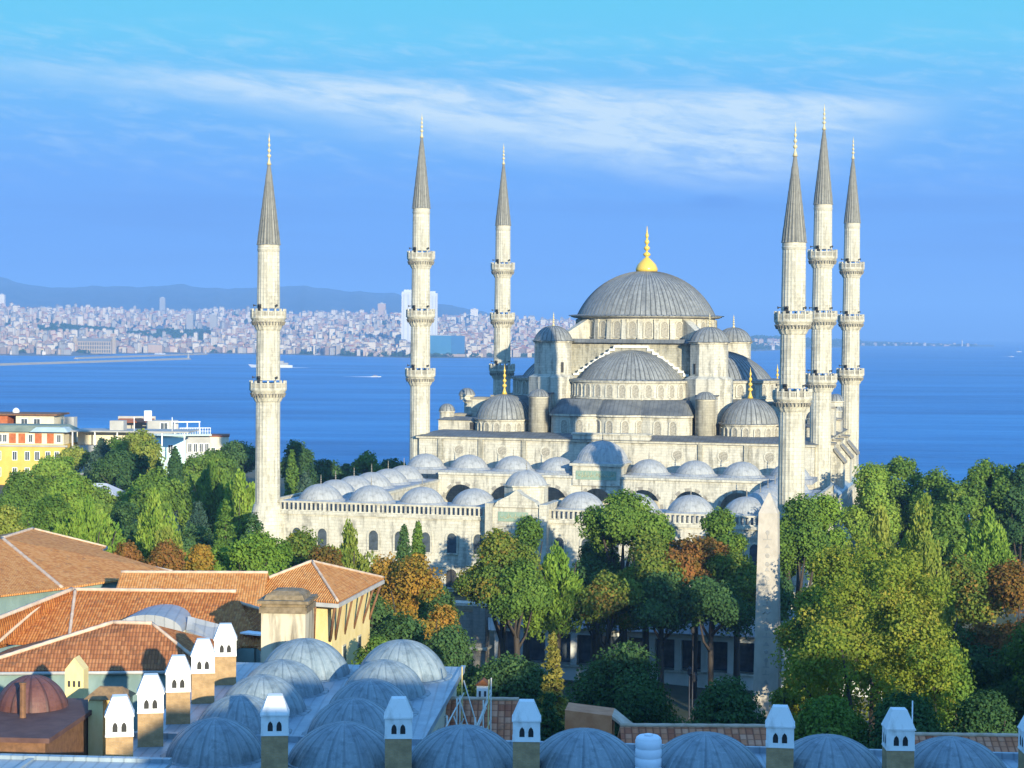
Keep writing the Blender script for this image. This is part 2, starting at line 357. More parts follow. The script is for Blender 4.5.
M['l_lime'] = leaf('yellow_green_leaves', (0.1344, 0.1904, 0.0336), (0.224, 0.2632, 0.0504), (0.3248, 0.3248, 0.0728))
M['l_dark'] = leaf('dark_green_leaves', (0.0362, 0.0841, 0.0319), (0.0653, 0.1276, 0.0435), (0.1015, 0.1668, 0.0508))
M['l_blue'] = leaf('blue_green_needles', (0.039, 0.0806, 0.0585), (0.065, 0.1144, 0.078), (0.0975, 0.1495, 0.091))
M['l_yellow'] = leaf('autumn_yellow_leaves', (.115,.18,.026), (.21,.245,.036), (.36,.275,.05))
M['l_orange'] = leaf('autumn_orange_leaves', (0.138, 0.1437, 0.0287), (0.322, 0.2012, 0.0345), (0.414, 0.1955, 0.0403))
M['l_rust'] = leaf('rust_red_leaves', (0.115, 0.0978, 0.0253), (0.253, 0.1207, 0.0345), (0.3105, 0.115, 0.0403))
M['l_mixed'] = leaf('green_and_rust_leaves', (0.075, 0.1313, 0.0275), (0.1625, 0.2063, 0.0375), (0.3375, 0.1562, 0.04))
M['l_conifer_yellow'] = leaf('golden_conifer_needles', (.14,.15,.03), (.26,.22,.05), (.33,.26,.06))

# ------------------------------------------------------------------ ground, sea, far land
rnd = random.Random(7)
def sst(a, b, x): t = min(1, max(0, (x-a)/(b-a))); return t*t*(3-2*t)
def ground(X, Y):
    u, v = w2m(X, Y)
    z = 29+6.5*sst(-14, -9, v) if X > -25 else 29+6.5*sst(-40, -5, v)
    q = sst(20, 90, X); z -= 40*sst(470-130*q, 800-200*q+25*sin(X*.013), Y)
    return z
def noise1(x, seed):
    return sum(sin(x*(1.7**k)+seed*(k+1.3)*2.1)*(.55**k) for k in range(5))
nx, ny = 110, 120; vs = []; fs = []
for j in range(ny+1):
    for i in range(nx+1):
        X, Y = -430+860*i/nx, -60+960*j/ny; vs.append((X, Y, ground(X, Y)+.12*noise1(X*.2+Y*.31, 1)))
for j in range(ny):
    for i in range(nx): a = j*(nx+1)+i; fs.append((a, a+1, a+nx+2, a+nx+1))
M['ground'] = pm('park_ground', (.05,.062,.03), (.11,.10,.065), .12, lo=.4, hi=.6)
struct(MB().add(vs, fs, 0, True).build('ground', M['ground']))

m, t, b = mat0('sea_water', .35, .5); co = t.node('ShaderNodeTexCoord').outputs['Object']; x, y, z = t.xyz(co)
cur = t.noise(t.vec(t.math('MULTIPLY', x, .0006), t.math('MULTIPLY', y, .0032), 0.0), 1.6, 6, .62, .5)
fin = t.noise(t.vec(t.math('MULTIPLY', x, .004), t.math('MULTIPLY', y, .02), 0.0), 1.0, 5, .6, .3)
mixn = t.math('ADD', t.math('MULTIPLY', cur, .6), t.math('MULTIPLY', fin, .4))
t.l.new(t.ramp(mixn, [(.38, (.008,.085,.25)), (.50, (.016,.145,.37)), (.60, (.036,.21,.46))]), b.inputs['Base Color'])
wv = t.noise(t.vec(t.math('MULTIPLY', x, .05), t.math('MULTIPLY', y, .09), 0.0), 1.0, 6, .7)
bump(t, b, wv, .6, 6.0); b.inputs['IOR'].default_value = 1.33; b.inputs['Specular IOR Level'].default_value = .22; M['sea'] = m
k = 128; rings = [60, 300, 800, 1600, 3200, 6400, 12000, 19000, 26000]
vs = [(0, 0, 0)]+[(r*cos(2*PI*i/k), r*sin(2*PI*i/k), 0) for r in rings for i in range(k)]
fs = [(0, 1+i, 1+(i+1) % k) for i in range(k)]+[(1+j*k+i, 1+(j+1)*k+i, 1+(j+1)*k+(i+1) % k, 1+j*k+(i+1) % k) for j in range(len(rings)-1) for i in range(k)]
struct(MB().add(vs, fs).build('sea', M['sea']))

# ================================================================== THE MOSQUE
ZB = 36.0
mosque = thing('mosque', 'great pale stone mosque with a cascade of grey lead domes around one large dome', 'mosque', (MX, MY, ZB), AL)
def Z(z): return z-ZB

def arch_pts(w, h, k=10, pointed=.12):
    """outline of a round to slightly pointed opening, base on z = 0, from right foot over the crown to left foot"""
    r = w/2; sp = h-r*(1+pointed); pts = [(r, 0)]
    for i in range(k+1):
        a = PI*i/k; pts.append((r*cos(a), sp+r*(1+pointed*sin(a))*sin(a)))
    pts.append((-r, 0)); return pts
_wm = {}
def window_mesh(w, h, fr=.22, mats=None, proud=.12):
    key = (w, h, fr, tuple(x.name for x in mats) if mats else 0)
    if key in _wm: return _wm[key]
    mb = MB(); ou = [(x*(w+2*fr)/w, z*(h+fr)/h) for x, z in arch_pts(w, h)]; inn = arch_pts(w, h); kk = len(inn)
    vs = [(x, -proud, z) for x, z in ou]+[(x, -proud, z) for x, z in inn]+[(x, -.02, z) for x, z in inn]+[(x, .1, z) for x, z in ou]
    fs = []
    for i in range(kk-1):
        fs += [(i, kk+i, kk+i+1, i+1), (kk+i, 2*kk+i, 2*kk+i+1, kk+i+1), (3*kk+i, i, i+1, 3*kk+i+1)]
    mb.add(vs, fs, 0); mb.add([(x, -.02, z) for x, z in inn], [tuple(range(kk-1, -1, -1))], 1)
    mb.box(-w/2-fr, w/2+fr, -proud-.08, .05, -.2, -.005, 0)
    _wm[key] = mb.mesh('window', mats or [M['stone_trim'], M['pane']]); return _wm[key]
def ring_windows(parent, Rr, z, angs, w, h, **kw):
    me = window_mesh(w, h, **kw)
    for a in angs: put('window', me, parent, (Rr*sin(a), -Rr*cos(a), z), a)

def finial_mesh(h, r, mat, bulb=False):
    mb = MB(); pr = []
    if bulb: pr += [(r*1.7, 0), (r*1.75, h*.06), (r*1.45, h*.16), (r*.85, h*.25), (r*.35, h*.31)]
    else: pr += [(r*.9, 0), (r*.5, h*.1), (r*.25, h*.2)]
    z0 = pr[-1][1]; nb = 4
    for i in range(nb):
        s = r*(.62-.11*i) if bulb else r*(.75-.13*i); d = (h*.86-z0)/nb; zc = z0+d*(i+.5)
        pr += [(r*.16, zc-d*.42), (s*.8, zc-d*.2), (s, zc), (s*.8, zc+d*.2), (r*.15, zc+d*.42)]
    pr += [(r*.1, h*.9), (r*.03, h)]
    return mb.lathe(pr, 12).mesh('finial', mat)
FIN_S = finial_mesh(1.4, .15, M['stone_dark']); FIN_M = finial_mesh(5.0, .55, M['gold']); FIN_T = finial_mesh(2.3, .34, M['gold_pale']); FIN_D = finial_mesh(7.8, 1.1, M['gold'], True)

# --- courtyard
mb = MB(); H = Z(45.5)
mb.box(-34.6, 34.6, -.35, .5, 0, H); mb.box(-35.3, -34.4, .5, 56, 0, H-.004); mb.box(34.4, 35.3, .5, 56, 0, H-.004)
mb.box(-34.7, 34.7, -.55, .7, H, H+.4, 1); mb.box(-35.5, -34.2, .7, 56, H, H+.39, 1); mb.box(34.2, 35.5, .7, 56, H, H+.39, 1)
mb.box(-34.65, 34.65, -.45, -.35, 3.2, 3.5, 1)
cw = mb.build('courtyard_wall', [M['stone'], M['stone_trim']], mosque)
wu = window_mesh(1.3, 2.6, .25, [M['stone_trim'], M['glassdark']]); wl = window_mesh(1.5, 2.4, .25, [M['stone_trim'], M['dark']])
for i in range(9):
    if i == 4: continue
    for s in (-1.8, 1.8):
        u = (i-4)*7.2+s
        if abs(u) > 33: continue
        put('window', wu, cw, (u, -.37, Z(41.1))); put('window', wl, cw, (u, -.37, Z(36.6)))
for i in range(8):
    for s in (-1.8, 1.8): put('window', wu, cw, (35.32, 3.6+i*6.9+s, Z(41.1)), PI/2)
struct_pave = MB().box(-34.3, 34.3, .6, 54, -1, Z(37.2)).build('courtyard_floor', M['courtpave'], mosque)
def balustrade(L):
    mb = MB(); mb.box(0, L, -.16, .16, 0, .16); mb.box(0, L, -.2, .2, 1.12, 1.34)
    k = int(L/.62)
    for i in range(k+1):
        x = L*i/k; big = i % 12 == 0; w = .2 if big else .12
        mb.box(max(0, x-w), min(L, x+w), -.13, .13, .16, 1.12)
    return mb.mesh('balustrade', M['stone_trim'])
put('balustrade', balustrade(30.2), mosque, (-34.3, -.2, H+.405)); put('balustrade', balustrade(30.2), mosque, (4.1, -.2, H+.405))
put('balustrade', balustrade(54), mosque, (34.85, 1, H+.405), PI/2); put('balustrade', balustrade(54), mosque, (-34.85, 1, H+.405), PI/2)
# lead roofs over the gallery
mb = MB(); zr = Z(47.0)
mb.box(-34.0, 34.0, .75, 7.4, zr-1.0, zr); mb.box(-34.0, -25.4, 7.4, 46.0, zr-1.0, zr-.003); mb.box(25.4, 34.0, 7.4, 46.0, zr-1.0, zr-.003)
mb.box(-32.6, 32.6, 46.4, 53.9, Z(47.7), Z(48.35))
mb.build('gallery_roof', M['lead_flat_pale'], mosque)
sk = [(3.5, 0), (3.35, .12), (2.95, .35)]
dome_me = MB().ribdome(2.95, 1.85, 24, 10, .014, z0=.42, skirt=sk).mesh('courtyard_dome', M['lead_pale'])
def cdome(u, v, z):
    o = put('courtyard_dome', dome_me, mosque, (u, v, Z(z)), rnd.uniform(0, .2)); put('finial', FIN_S, o, (0, 0, 2.2)); return o
for i in range(9):
    if i != 4: cdome((i-4)*7.2+(.1 if i > 4 else -.1), 4.0, 47.0)
for k_ in range(1, 6):
    cdome(-29.6, 4+7.55*k_, 47.0); cdome(29.6, 4+7.55*k_, 47.0)
for i in range(9):
    if i != 4: cdome((i-4)*7.2, 50.2, 48.35)
# arcades round the court
def arcade(nb, bay, r, z0, zs, zt, th=.8, rail=True):
    mb = MB(); kk = 12
    for b in range(nb):
        x0 = b*bay; c = x0+bay/2
        for y in (0, th):
            mb.add([(x0,y,z0),(c-r,y,z0),(c-r,y,zs),(x0,y,zs)], [(0,1,2,3)]); mb.add([(c+r,y,z0),(x0+bay,y,z0),(x0+bay,y,zs),(c+r,y,zs)], [(0,1,2,3)])
            xs = [x0]+[c-r*cos(PI*i/kk) for i in range(kk+1)]+[x0+bay]; zz = [zs]+[zs+r*1.08*sin(PI*i/kk) for i in range(kk+1)]+[zs]
            for i in range(len(xs)-1): mb.add([(xs[i],y,zz[i]),(xs[i+1],y,zz[i+1]),(xs[i+1],y,zt),(xs[i],y,zt)], [(0,1,2,3)])
        pts = [(c-r, z0)]+[(c-r*cos(PI*i/kk), zs+r*1.08*sin(PI*i/kk)) for i in range(kk+1)]+[(c+r, z0)]
        for i in range(len(pts)-1): mb.add([(pts[i][0],0,pts[i][1]),(pts[i+1][0],0,pts[i+1][1]),(pts[i+1][0],th,pts[i+1][1]),(pts[i][0],th,pts[i][1])], [(0,1,2,3)])
        for i in range(kk):                       # two-tone arch ring standing proud
            a0, a1 = PI*i/kk, PI*(i+1)/kk; q = r+.45
            mb.add([(c-r*cos(a0),-.05,zs+r*1.08*sin(a0)),(c-r*cos(a1),-.05,zs+r*1.08*sin(a1)),(c-q*cos(a1),-.05,zs+q*1.08*sin(a1)),(c-q*cos(a0),-.05,zs+q*1.08*sin(a0))], [(0,1,2,3)], 1+i % 2)
    mb.box(0, nb*bay, -.25, th+.1, zt, zt+.35, 1)
    return mb.mesh('arcade', [M['stone'], M['stone_trim'], M['stone_dark']])
put('arcade', arcade(7, 7.2, 2.75, Z(37.2), Z(43.3), Z(47.75)), mosque, (-25.2, 45.6, 0))
put('arcade', arcade(5, 7.64, 2.75, Z(37.2), Z(42.3), Z(46.6)), mosque, (-25.2, 7.6, 0), PI/2)
put('arcade', arcade(5, 7.64, 2.75, Z(37.2), Z(42.3), Z(46.6)), mosque, (25.2, 45.8, 0), -PI/2)
put('arcade', arcade(7, 7.2, 2.75, Z(37.2), Z(42.3), Z(46.6)), mosque, (25.2, 7.2, 0), PI)
# main gate of the court
po = thing('portal', None, None); po.parent = mosque
mb = MB(); mb.box(-3.9, 3.9, -1.6, 6.2, 0, Z(47.4)); mb.box(-4.1, -3.1, -1.9, 6.2, 0, Z(47.9), 1); mb.box(3.1, 4.1, -1.9, 6.2, 0, Z(47.9), 1)
mb.hexa([(-3.05,-1.75,Z(47.45)),(3.05,-1.75,Z(47.45)),(2.5,-1.75,Z(48.2)),(.9,-1.75,Z(49.0)),(0,-1.75,Z(49.7)),(-.9,-1.75,Z(49.0)),(-2.5,-1.75,Z(48.2))],
        [(-3.05,.2,Z(47.45)),(3.05,.2,Z(47.45)),(2.5,.2,Z(48.2)),(.9,.2,Z(49.0)),(0,.2,Z(49.7)),(-.9,.2,Z(49.0)),(-2.5,.2,Z(48.2))], 1)
mb.box(-3.1, 3.1, -1.72, -1.6, Z(45.0), Z(45.25), 1)
mb.lathe([(2.9, Z(47.4)), (2.9, Z(49.8)), (3.1, Z(49.85)), (3.1, Z(50.05))], 8, 1, False, (0, 3.4), rot=PI/8)
o = mb.build('portal_block', [M['stone'], M['stone_trim']], po)
MB().ribdome(2.75, 1.9, 24, 10, .03).build('portal_dome', M['lead_pale'], po, (0, 3.4, Z(50.05)))
put('finial', FIN_S, po, (0, 3.4, Z(51.9)))
def script_panel(w, h, seed):
    r = random.Random(seed); mb = MB(); mb.box(-w/2, w/2, -.06, 0, 0, h, 0)
    x = -w/2+.3
    while x < w/2-.35:                                # gold strokes in the manner of a calligraphic frieze
        kk = r.random(); zc = h*(.32+.2*r.random())
        pts = [(x, -.09, zc+h*.3*r.random()), (x+.12, -.09, zc-.05), (x+.3, -.09, zc-.1*r.random()), (x+.42, -.09, zc+h*.25*kk)]
        mb.tube(pts, .028, 4, 1)
        if kk > .4: mb.tube([(x+.2, -.09, zc), (x+.22, -.09, h*.86)], .03, 4, 1)
        x += .34+.2*r.random()
    return mb.mesh('calligraphy_panel', [M['sign_green'], M['gold_pale']])
put('calligraphy_panel', script_panel(4.0, 1.25, 3), po, (-.4, -1.63, Z(45.6)))
MB().hexa([(x,-1.64,z+Z(37)) for x, z in arch_pts(3.0, 6.2)], [(x,-1.56,z+Z(37)) for x, z in arch_pts(3.0, 6.2)]).build('gate_niche', M['dark'], po)
# porch of the hall: taller middle bay with its own dome and panel
pc = thing('porch_bay', None, None); pc.parent = mosque
mb = MB(); mb.box(-3.7, 3.7, 45.3, 53.5, Z(46.7), Z(49.7)); mb.box(-4.1, 4.1, 44.95, 53.8, Z(49.7), Z(50.05), 1)
mb.build('porch_block', [M['stone'], M['stone_trim']], pc)
MB().ribdome(4.0, 2.9, 32, 12, .035, skirt=[(4.5, 0), (4.4, .1), (4.05, .3)], z0=.4).build('porch_dome', M['lead_pale'], pc, (0, 49.6, Z(50.05)))
put('finial', FIN_S, pc, (0, 49.6, Z(53.3)))
put('calligraphy_panel', script_panel(6.3, 1.35, 5), pc, (0, 45.27, Z(47.6)))

# --- prayer hall
HV = 83.5
mb = MB(); ze = Z(52.75)
mb.box(-31.8, 31.8, 56.0, 108.6, 0, ze); mb.box(-32.2, 32.2, 55.6, 109.0, ze, ze+.3, 1)
mb.box(-6.2, 6.2, 55.7, 57.2, ze+.3, Z(53.9)); mb.box(-6.4, 6.4, 55.5, 57.4, Z(53.9), Z(54.15), 1)
hall = mb.build('prayer_hall', [M['stone'], M['stone_trim']], mosque)
mb = MB()
a = [(-32.1, 55.7), (32.1, 55.7), (32.1, 108.9), (-32.1, 108.9)]; bq = [(-30.5, 60.5), (30.5, 60.5), (30.5, 106), (-30.5, 106)]
mb.hexa([(x, y, ze+.401) for x, y in a], [(x, y, Z(53.75)) for x, y in bq]); mb.box(-32.35, 32.35, 55.45, 109.15, ze+.302, ze+.40); mb.build('hall_roof', M['lead_flat'], mosque)
rw = MB()
kk = 20; rw.add([(.95*cos(2*PI*i/kk), -.08, .95*sin(2*PI*i/kk)) for i in range(kk)]+[(.7*cos(2*PI*i/kk), -.08, .7*sin(2*PI*i/kk)) for i in range(kk)]+[(.95*cos(2*PI*i/kk), .1, .95*sin(2*PI*i/kk)) for i in range(kk)],
   [(i, kk+i, kk+(i+1) % kk, (i+1) % kk) for i in range(kk)]+[(2*kk+i, i, (i+1) % kk, 2*kk+(i+1) % kk) for i in range(kk)])
rw.add([(.7*cos(2*PI*i/kk), -.03, .7*sin(2*PI*i/kk)) for i in range(kk)], [tuple(range(kk-1, -1, -1))], 1)
rwm = rw.mesh('round_window', [M['stone_trim'], M['pane']])
for u in (-25, -17.8, -10.6, 10.6, 17.8, 25): put('round_window', rwm, hall, (u, 55.98, Z(51.0)))
for u in (-28.2, -21.4, -14.2, 14.2, 21.4, 28.2):
    MB().box(u-.35, u+.35, 55.7, 56.2, Z(48.4), ze-.005).build('pilaster', M['stone_mid'], hall)
wv_ = window_mesh(1.4, 2.8, .25)
for i in range(9): put('window', wv_, hall, (31.82, 61+i*5.4, Z(48.2)), PI/2)
# stair block and low attic on the left, small cupola beside the minaret
for s in (-1, 1):
    mb = MB(); mb.box(s*27.8-3.6, s*27.8+3.6, 65.2, 101.5, Z(53.0), Z(55.3)); mb.build('attic', M['stone'], mosque)
    MB().hexa([(s*27.8-3.9, 64.9, Z(55.3)), (s*27.8+3.9, 64.9, Z(55.3)), (s*27.8+3.9, 101.8, Z(55.3)), (s*27.8-3.9, 101.8, Z(55.3))],
              [(s*27.8-2.8, 66, Z(55.75)), (s*27.8+2.8, 66, Z(55.75)), (s*27.8+2.8, 101, Z(55.75)), (s*27.8-2.8, 101, Z(55.75))]).build('attic_roof', M['lead_flat'], mosque)
    for v in ((67.4,) if s < 0 else (67.4, 99.6)):
        o = MB().lathe([(1.25, Z(53.0)-Z(55.5)), (1.25, 1.0), (1.4, 1.02), (1.4, 1.2)], 12, 0, False).build('cupola', M['stone_trim'], mosque, (s*30.6, v, Z(55.5)))
        MB().ribdome(1.35, 1.25, 12, 6, .03, z0=1.2).build('cupola_cap', M['lead12'], o)
MB().box(-25.9, -25.0, 65.1, 65.3, Z(53.8), Z(55.0)).build('doorway', M['dark'], mosque)

# --- the four sides: exedrae, half dome, stepped arch
PH = [0, PI/2, PI, -PI/2]
semi_me = MB().ribdome(8.75, 4.75, 34, 14, .07, a0=PI, a1=2*PI, z0=Z(62.45), skirt=[(10.75, Z(62.25)), (10.6, Z(62.36)), (8.95, Z(62.45))]).mesh('half_dome', M['lead68'])
mb = MB(); A = [PI+PI*i/24 for i in range(25)]
def half_drum(r0, z0, r1, z1, mi=0, th=None):
    vs = [(r0*cos(a_), r0*sin(a_), z0) for a_ in A]+[(r1*cos(a_), r1*sin(a_), z1) for a_ in A]
    mb.add(vs, [(i, i+1, 26+i, 25+i) for i in range(24)]+[tuple(range(25, 50))], mi)
half_drum(10.2, Z(58.2), 10.2, Z(61.9)); half_drum(10.6, Z(61.9), 10.7, Z(62.24), 1); half_drum(10.4, Z(59.25), 10.4, Z(59.5), 1)
drum_me = mb.mesh('half_drum', [M['stone'], M['stone_trim']])
# lower tier: wall with three bulging exedrae
out = []
def arcp(cx, cy_, r, d0, d1, k=12): return [(cx+r*sin(R_(d0+(d1-d0)*i/k)), cy_-r*cos(R_(d0+(d1-d0)*i/k))) for i in range(k+1)]
out = [(-11.6, 0), (-11.6, -7.4)]+arcp(-9.4, -7.4, 2.2, -80, -10, 4)+[(-5.2, -9.7)]+arcp(0, -5.4, 5.2, -52, 52)[1:-1]+[(5.2, -9.7)]+arcp(9.4, -7.4, 2.2, 10, 80, 4)+[(11.6, -7.4), (11.6, 0)]
ex_me = MB().prism(out, Z(52.9), Z(56.55)).prism([(x*1.02, y*1.04-.05) for x, y in out], Z(56.55), Z(56.85), 1).mesh('exedra_tier', [M['stone'], M['stone_trim']])
mb = MB(); kk = len(out)
mid = [(x*.9, y*.70) for x, y in out]
mb.hexa([(x*1.025, y*1.045-.06, Z(56.855)) for x, y in out], [(x, y, Z(59.2)) for x, y in mid])
exr_me = mb.mesh('exedra_roof', M['lead_flat'])
exd_me = MB().ribdome(5.6, 2.5, 18, 8, .05, a0=PI, a1=2*PI).mesh('exedra_half_dome', M['lead36'])
exs_me = MB().ribdome(4.4, 2.0, 18, 8, .05, a0=PI, a1=2*PI).mesh('exedra_half_dome', M['lead36'])
mb = MB(); tops = [(2.75, 67.9)]+[(2.75+.86*(i+1), 67.9-.585*(i+1)) for i in range(8)]
prev = -2.75
mb.box(-2.75, 2.75, -.45, .45, Z(60), Z(67.55)); mb.box(-2.9, 2.9, -.72, .5, Z(67.55), Z(67.95), 1)
for s in (-1, 1):
    x0 = 2.75
    for x1, zt in tops[1:]:
        a_, b_ = sorted((s*x0, s*x1)); mb.box(a_, b_, -.447, .447, Z(60), Z(zt-.25)); mb.box(a_-.06, b_+.06, -.70, .48, Z(zt-.30), Z(zt+.08), 1)
        mb.box(*sorted((s*x0, s*(x0+.24))), -.703, .483, Z(zt+.08), Z(zt+.585-.30), 1); x0 = x1
step_me = mb.mesh('stepped_arch', [M['stone_mid'], pm('pale_coping', (.62,.60,.52), (.70,.68,.60), 1.5)])
wd = window_mesh(.95, 2.0, .2); we = window_mesh(1.0, 2.1, .2)
def loc_side(p, x, y): return (x*cos(p)-y*sin(p), HV+x*sin(p)+y*cos(p))
for qi, p in enumerate(PH):
    def L3(x, y, z): X, Y = loc_side(p, x, y); return (X, Y, z)
    fl_ = .74 if qi in (0, 2) else 1.08
    dr = put('half_drum', drum_me, mosque, L3(0, -12, 0), p, (1, fl_, 1))
    put('half_dome', semi_me, mosque, L3(0, -12, 0), p, (1, fl_, 1))
    put('stepped_arch', step_me, mosque, L3(0, -12.15, 0), p)
    e_y = -12.6 if qi in (0, 2) else -14.2
    et = put('exedra_tier', ex_me, mosque, L3(0, e_y, 0), p); put('exedra_roof', exr_me, mosque, L3(0, e_y, 0), p)
    put('exedra_half_dome', exd_me, mosque, L3(0, e_y-5.4, Z(56.86)), p, (1, .86, 1))
    for s in (-1, 1): put('exedra_half_dome', exs_me, mosque, L3(s*7.6, e_y-4.9, Z(56.86)), p)
    if qi != 2:
        ring_windows(dr, 10.23, Z(59.75), [R_(-84+12*i) for i in range(15)], .95, 1.85)
        for ang in (-40, -14, 14, 40): a_ = R_(ang); put('window', we, et, (5.22*sin(a_), -5.4-5.22*cos(a_), Z(53.8)), a_)
        for q_ in (-8.9, -6.4, 6.4, 8.9): put('window', we, et, (q_, -9.72, Z(53.8)), 0)
# --- central cube, weight towers, drum, great dome
mb = MB(); mb.box(-11.6, 11.6, HV-11.6, HV+11.6, Z(53), Z(68.35)); mb.build('central_block', M['stone_mid'], mosque)
MB().hexa([(x, HV+y, Z(68.35)) for x, y in ((-12.6,-12.6),(12.6,-12.6),(12.6,12.6),(-12.6,12.6))], [(x, HV+y, Z(69.0)) for x, y in ((-12.2,-12.2),(12.2,-12.2),(12.2,12.2),(-12.2,12.2))]).build('block_roof', M['lead_flat'], mosque)
tw_me = MB().lathe([(4.05, Z(53)), (4.05, Z(62.6)), (3.15, Z(63.1)), (3.15, Z(68.3)), (3.42, Z(68.35)), (3.42, Z(68.62))], 8, 0, False, rot=PI/8).mesh('weight_tower', M['stone'])
tc_me = MB().ribdome(3.2, 2.4, 24, 10, .06, z0=Z(68.62)+.1, skirt=[(3.6, Z(68.62)), (3.55, Z(68.62)+.08)]).mesh('tower_cap', M['lead24'])
st_me = MB().box(-.25, .25, -2.97, -2.8, Z(63.4), Z(65.1)).mesh('slit_window', M['dark'])
for su in (-1, 1):
    for sv in (-1, 1):
        o = put('weight_tower', tw_me, mosque, (su*13.1, HV+sv*13.1, 0))
        put('tower_cap', tc_me, o); put('finial', FIN_T, o, (0, 0, Z(71.1))); put('slit_window', st_me, o, (0, 0, 0), -R_(45) if su > 0 else R_(45))
        # flying buttress from drum to tower
        c_, s_ = su/math.sqrt(2), sv/math.sqrt(2); px_, py_ = -s_*.7, c_*.7
        def PT(r, z, q): return (c_*r+q*px_, HV+s_*r+q*py_, Z(z))
        MB().hexa([PT(11.6, 69.0, -1), PT(16.2, 69.0, -1), PT(16.2, 69.0, 1), PT(11.6, 69.0, 1)], [PT(11.6, 72.6, -1), PT(16.2, 70.0, -1), PT(16.2, 70.0, 1), PT(11.6, 72.6, 1)]).build('flying_buttress', M['stone_trim'], mosque)
mb = MB(); mb.lathe([(11.75, Z(68.9)), (11.75, Z(72.45)), (12.3, Z(72.5)), (12.9, Z(72.7)), (12.95, Z(72.85))], 56, 0, False)
for i in range(28):
    a_ = 2*PI*(i+.5)/28; c_, s_ = cos(a_), sin(a_)
    mb.hexa([(c_*11.6-s_*q, s_*11.6+c_*q, Z(68.95)) for q in (-.42, .42)]+[(c_*12.25-s_*q, s_*12.25+c_*q, Z(68.95)) for q in (.42, -.42)],
            [(c_*11.6-s_*q, s_*11.6+c_*q, Z(72.3)) for q in (-.42, .42)]+[(c_*12.05-s_*q, s_*12.05+c_*q, Z(72.3)) for q in (.42, -.42)])
drum = mb.build('dome_drum', M['stone'], mosque, (0, HV, 0))
ring_windows(drum, 11.78, Z(69.4), [2*PI*i/28 for i in range(28)], 1.2, 2.5)
md = MB().ribdome(11.75, 7.6, 84, 20, .07, z0=Z(73.05), skirt=[(13.25, Z(72.85)), (13.2, Z(72.95)), (12.2, Z(73.05))]).build('main_dome', M['lead84'], mosque, (0, HV, 0))
put('finial', FIN_D, md, (0, 0, Z(80.5)))
# --- corner domes and round turrets
cd_me = MB().lathe([(4.7, Z(52.9)), (4.7, Z(55.4)), (4.95, Z(55.45)), (4.95, Z(55.7))], 16, 0, False).mesh('corner_drum', M['stone'])
cc_me = MB().ribdome(4.65, 3.9, 34, 12, .06, z0=Z(55.8), skirt=[(5.1, Z(55.7)), (5.0, Z(55.78))]).mesh('corner_dome', M['lead34'])
tu_me = MB().lathe([(1.62, Z(52.9)), (1.62, Z(59.3)), (1.75, Z(59.35)), (1.75, Z(59.55))], 20, 0, True).mesh('round_turret', M['stone_trim'])
tr_me = MB().ribdome(1.7, 1.15, 16, 6, .04, z0=Z(59.6), skirt=[(1.95, Z(59.55)), (1.9, Z(59.6))]).mesh('turret_cap', M['lead16'])
for su in (-1, 1):
    for sv in (-1, 1):
        o = put('corner_drum', cd_me, mosque, (su*20.4, HV+sv*17, 0)); ring_windows(o, 4.68, Z(53.5), [R_(22.5+45*i/2) for i in range(16)] if sv < 0 else [], .8, 1.6, fr=.16)
        c = put('corner_dome', cc_me, mosque, (su*20.4, HV+sv*17, 0)); put('finial', FIN_M, c, (0, 0, Z(59.7)))
        o = put('round_turret', tu_me, mosque, (su*13.7, HV+sv*20.2, 0)); put('turret_cap', tr_me, o)
        # pier between turret and tower
        MB().box(su*13.6-1.5, su*13.6+1.5, *sorted((HV+sv*19.2, HV+sv*13.5)), Z(53), Z(59.9)).build('pier', M['stone'], mosque)
        MB().box(su*13.6-1.7, su*13.6+1.7, *sorted((HV+sv*19.5, HV+sv*13.5)), Z(59.9), Z(60.15)).build('pier_cap', M['lead_flat'], mosque)
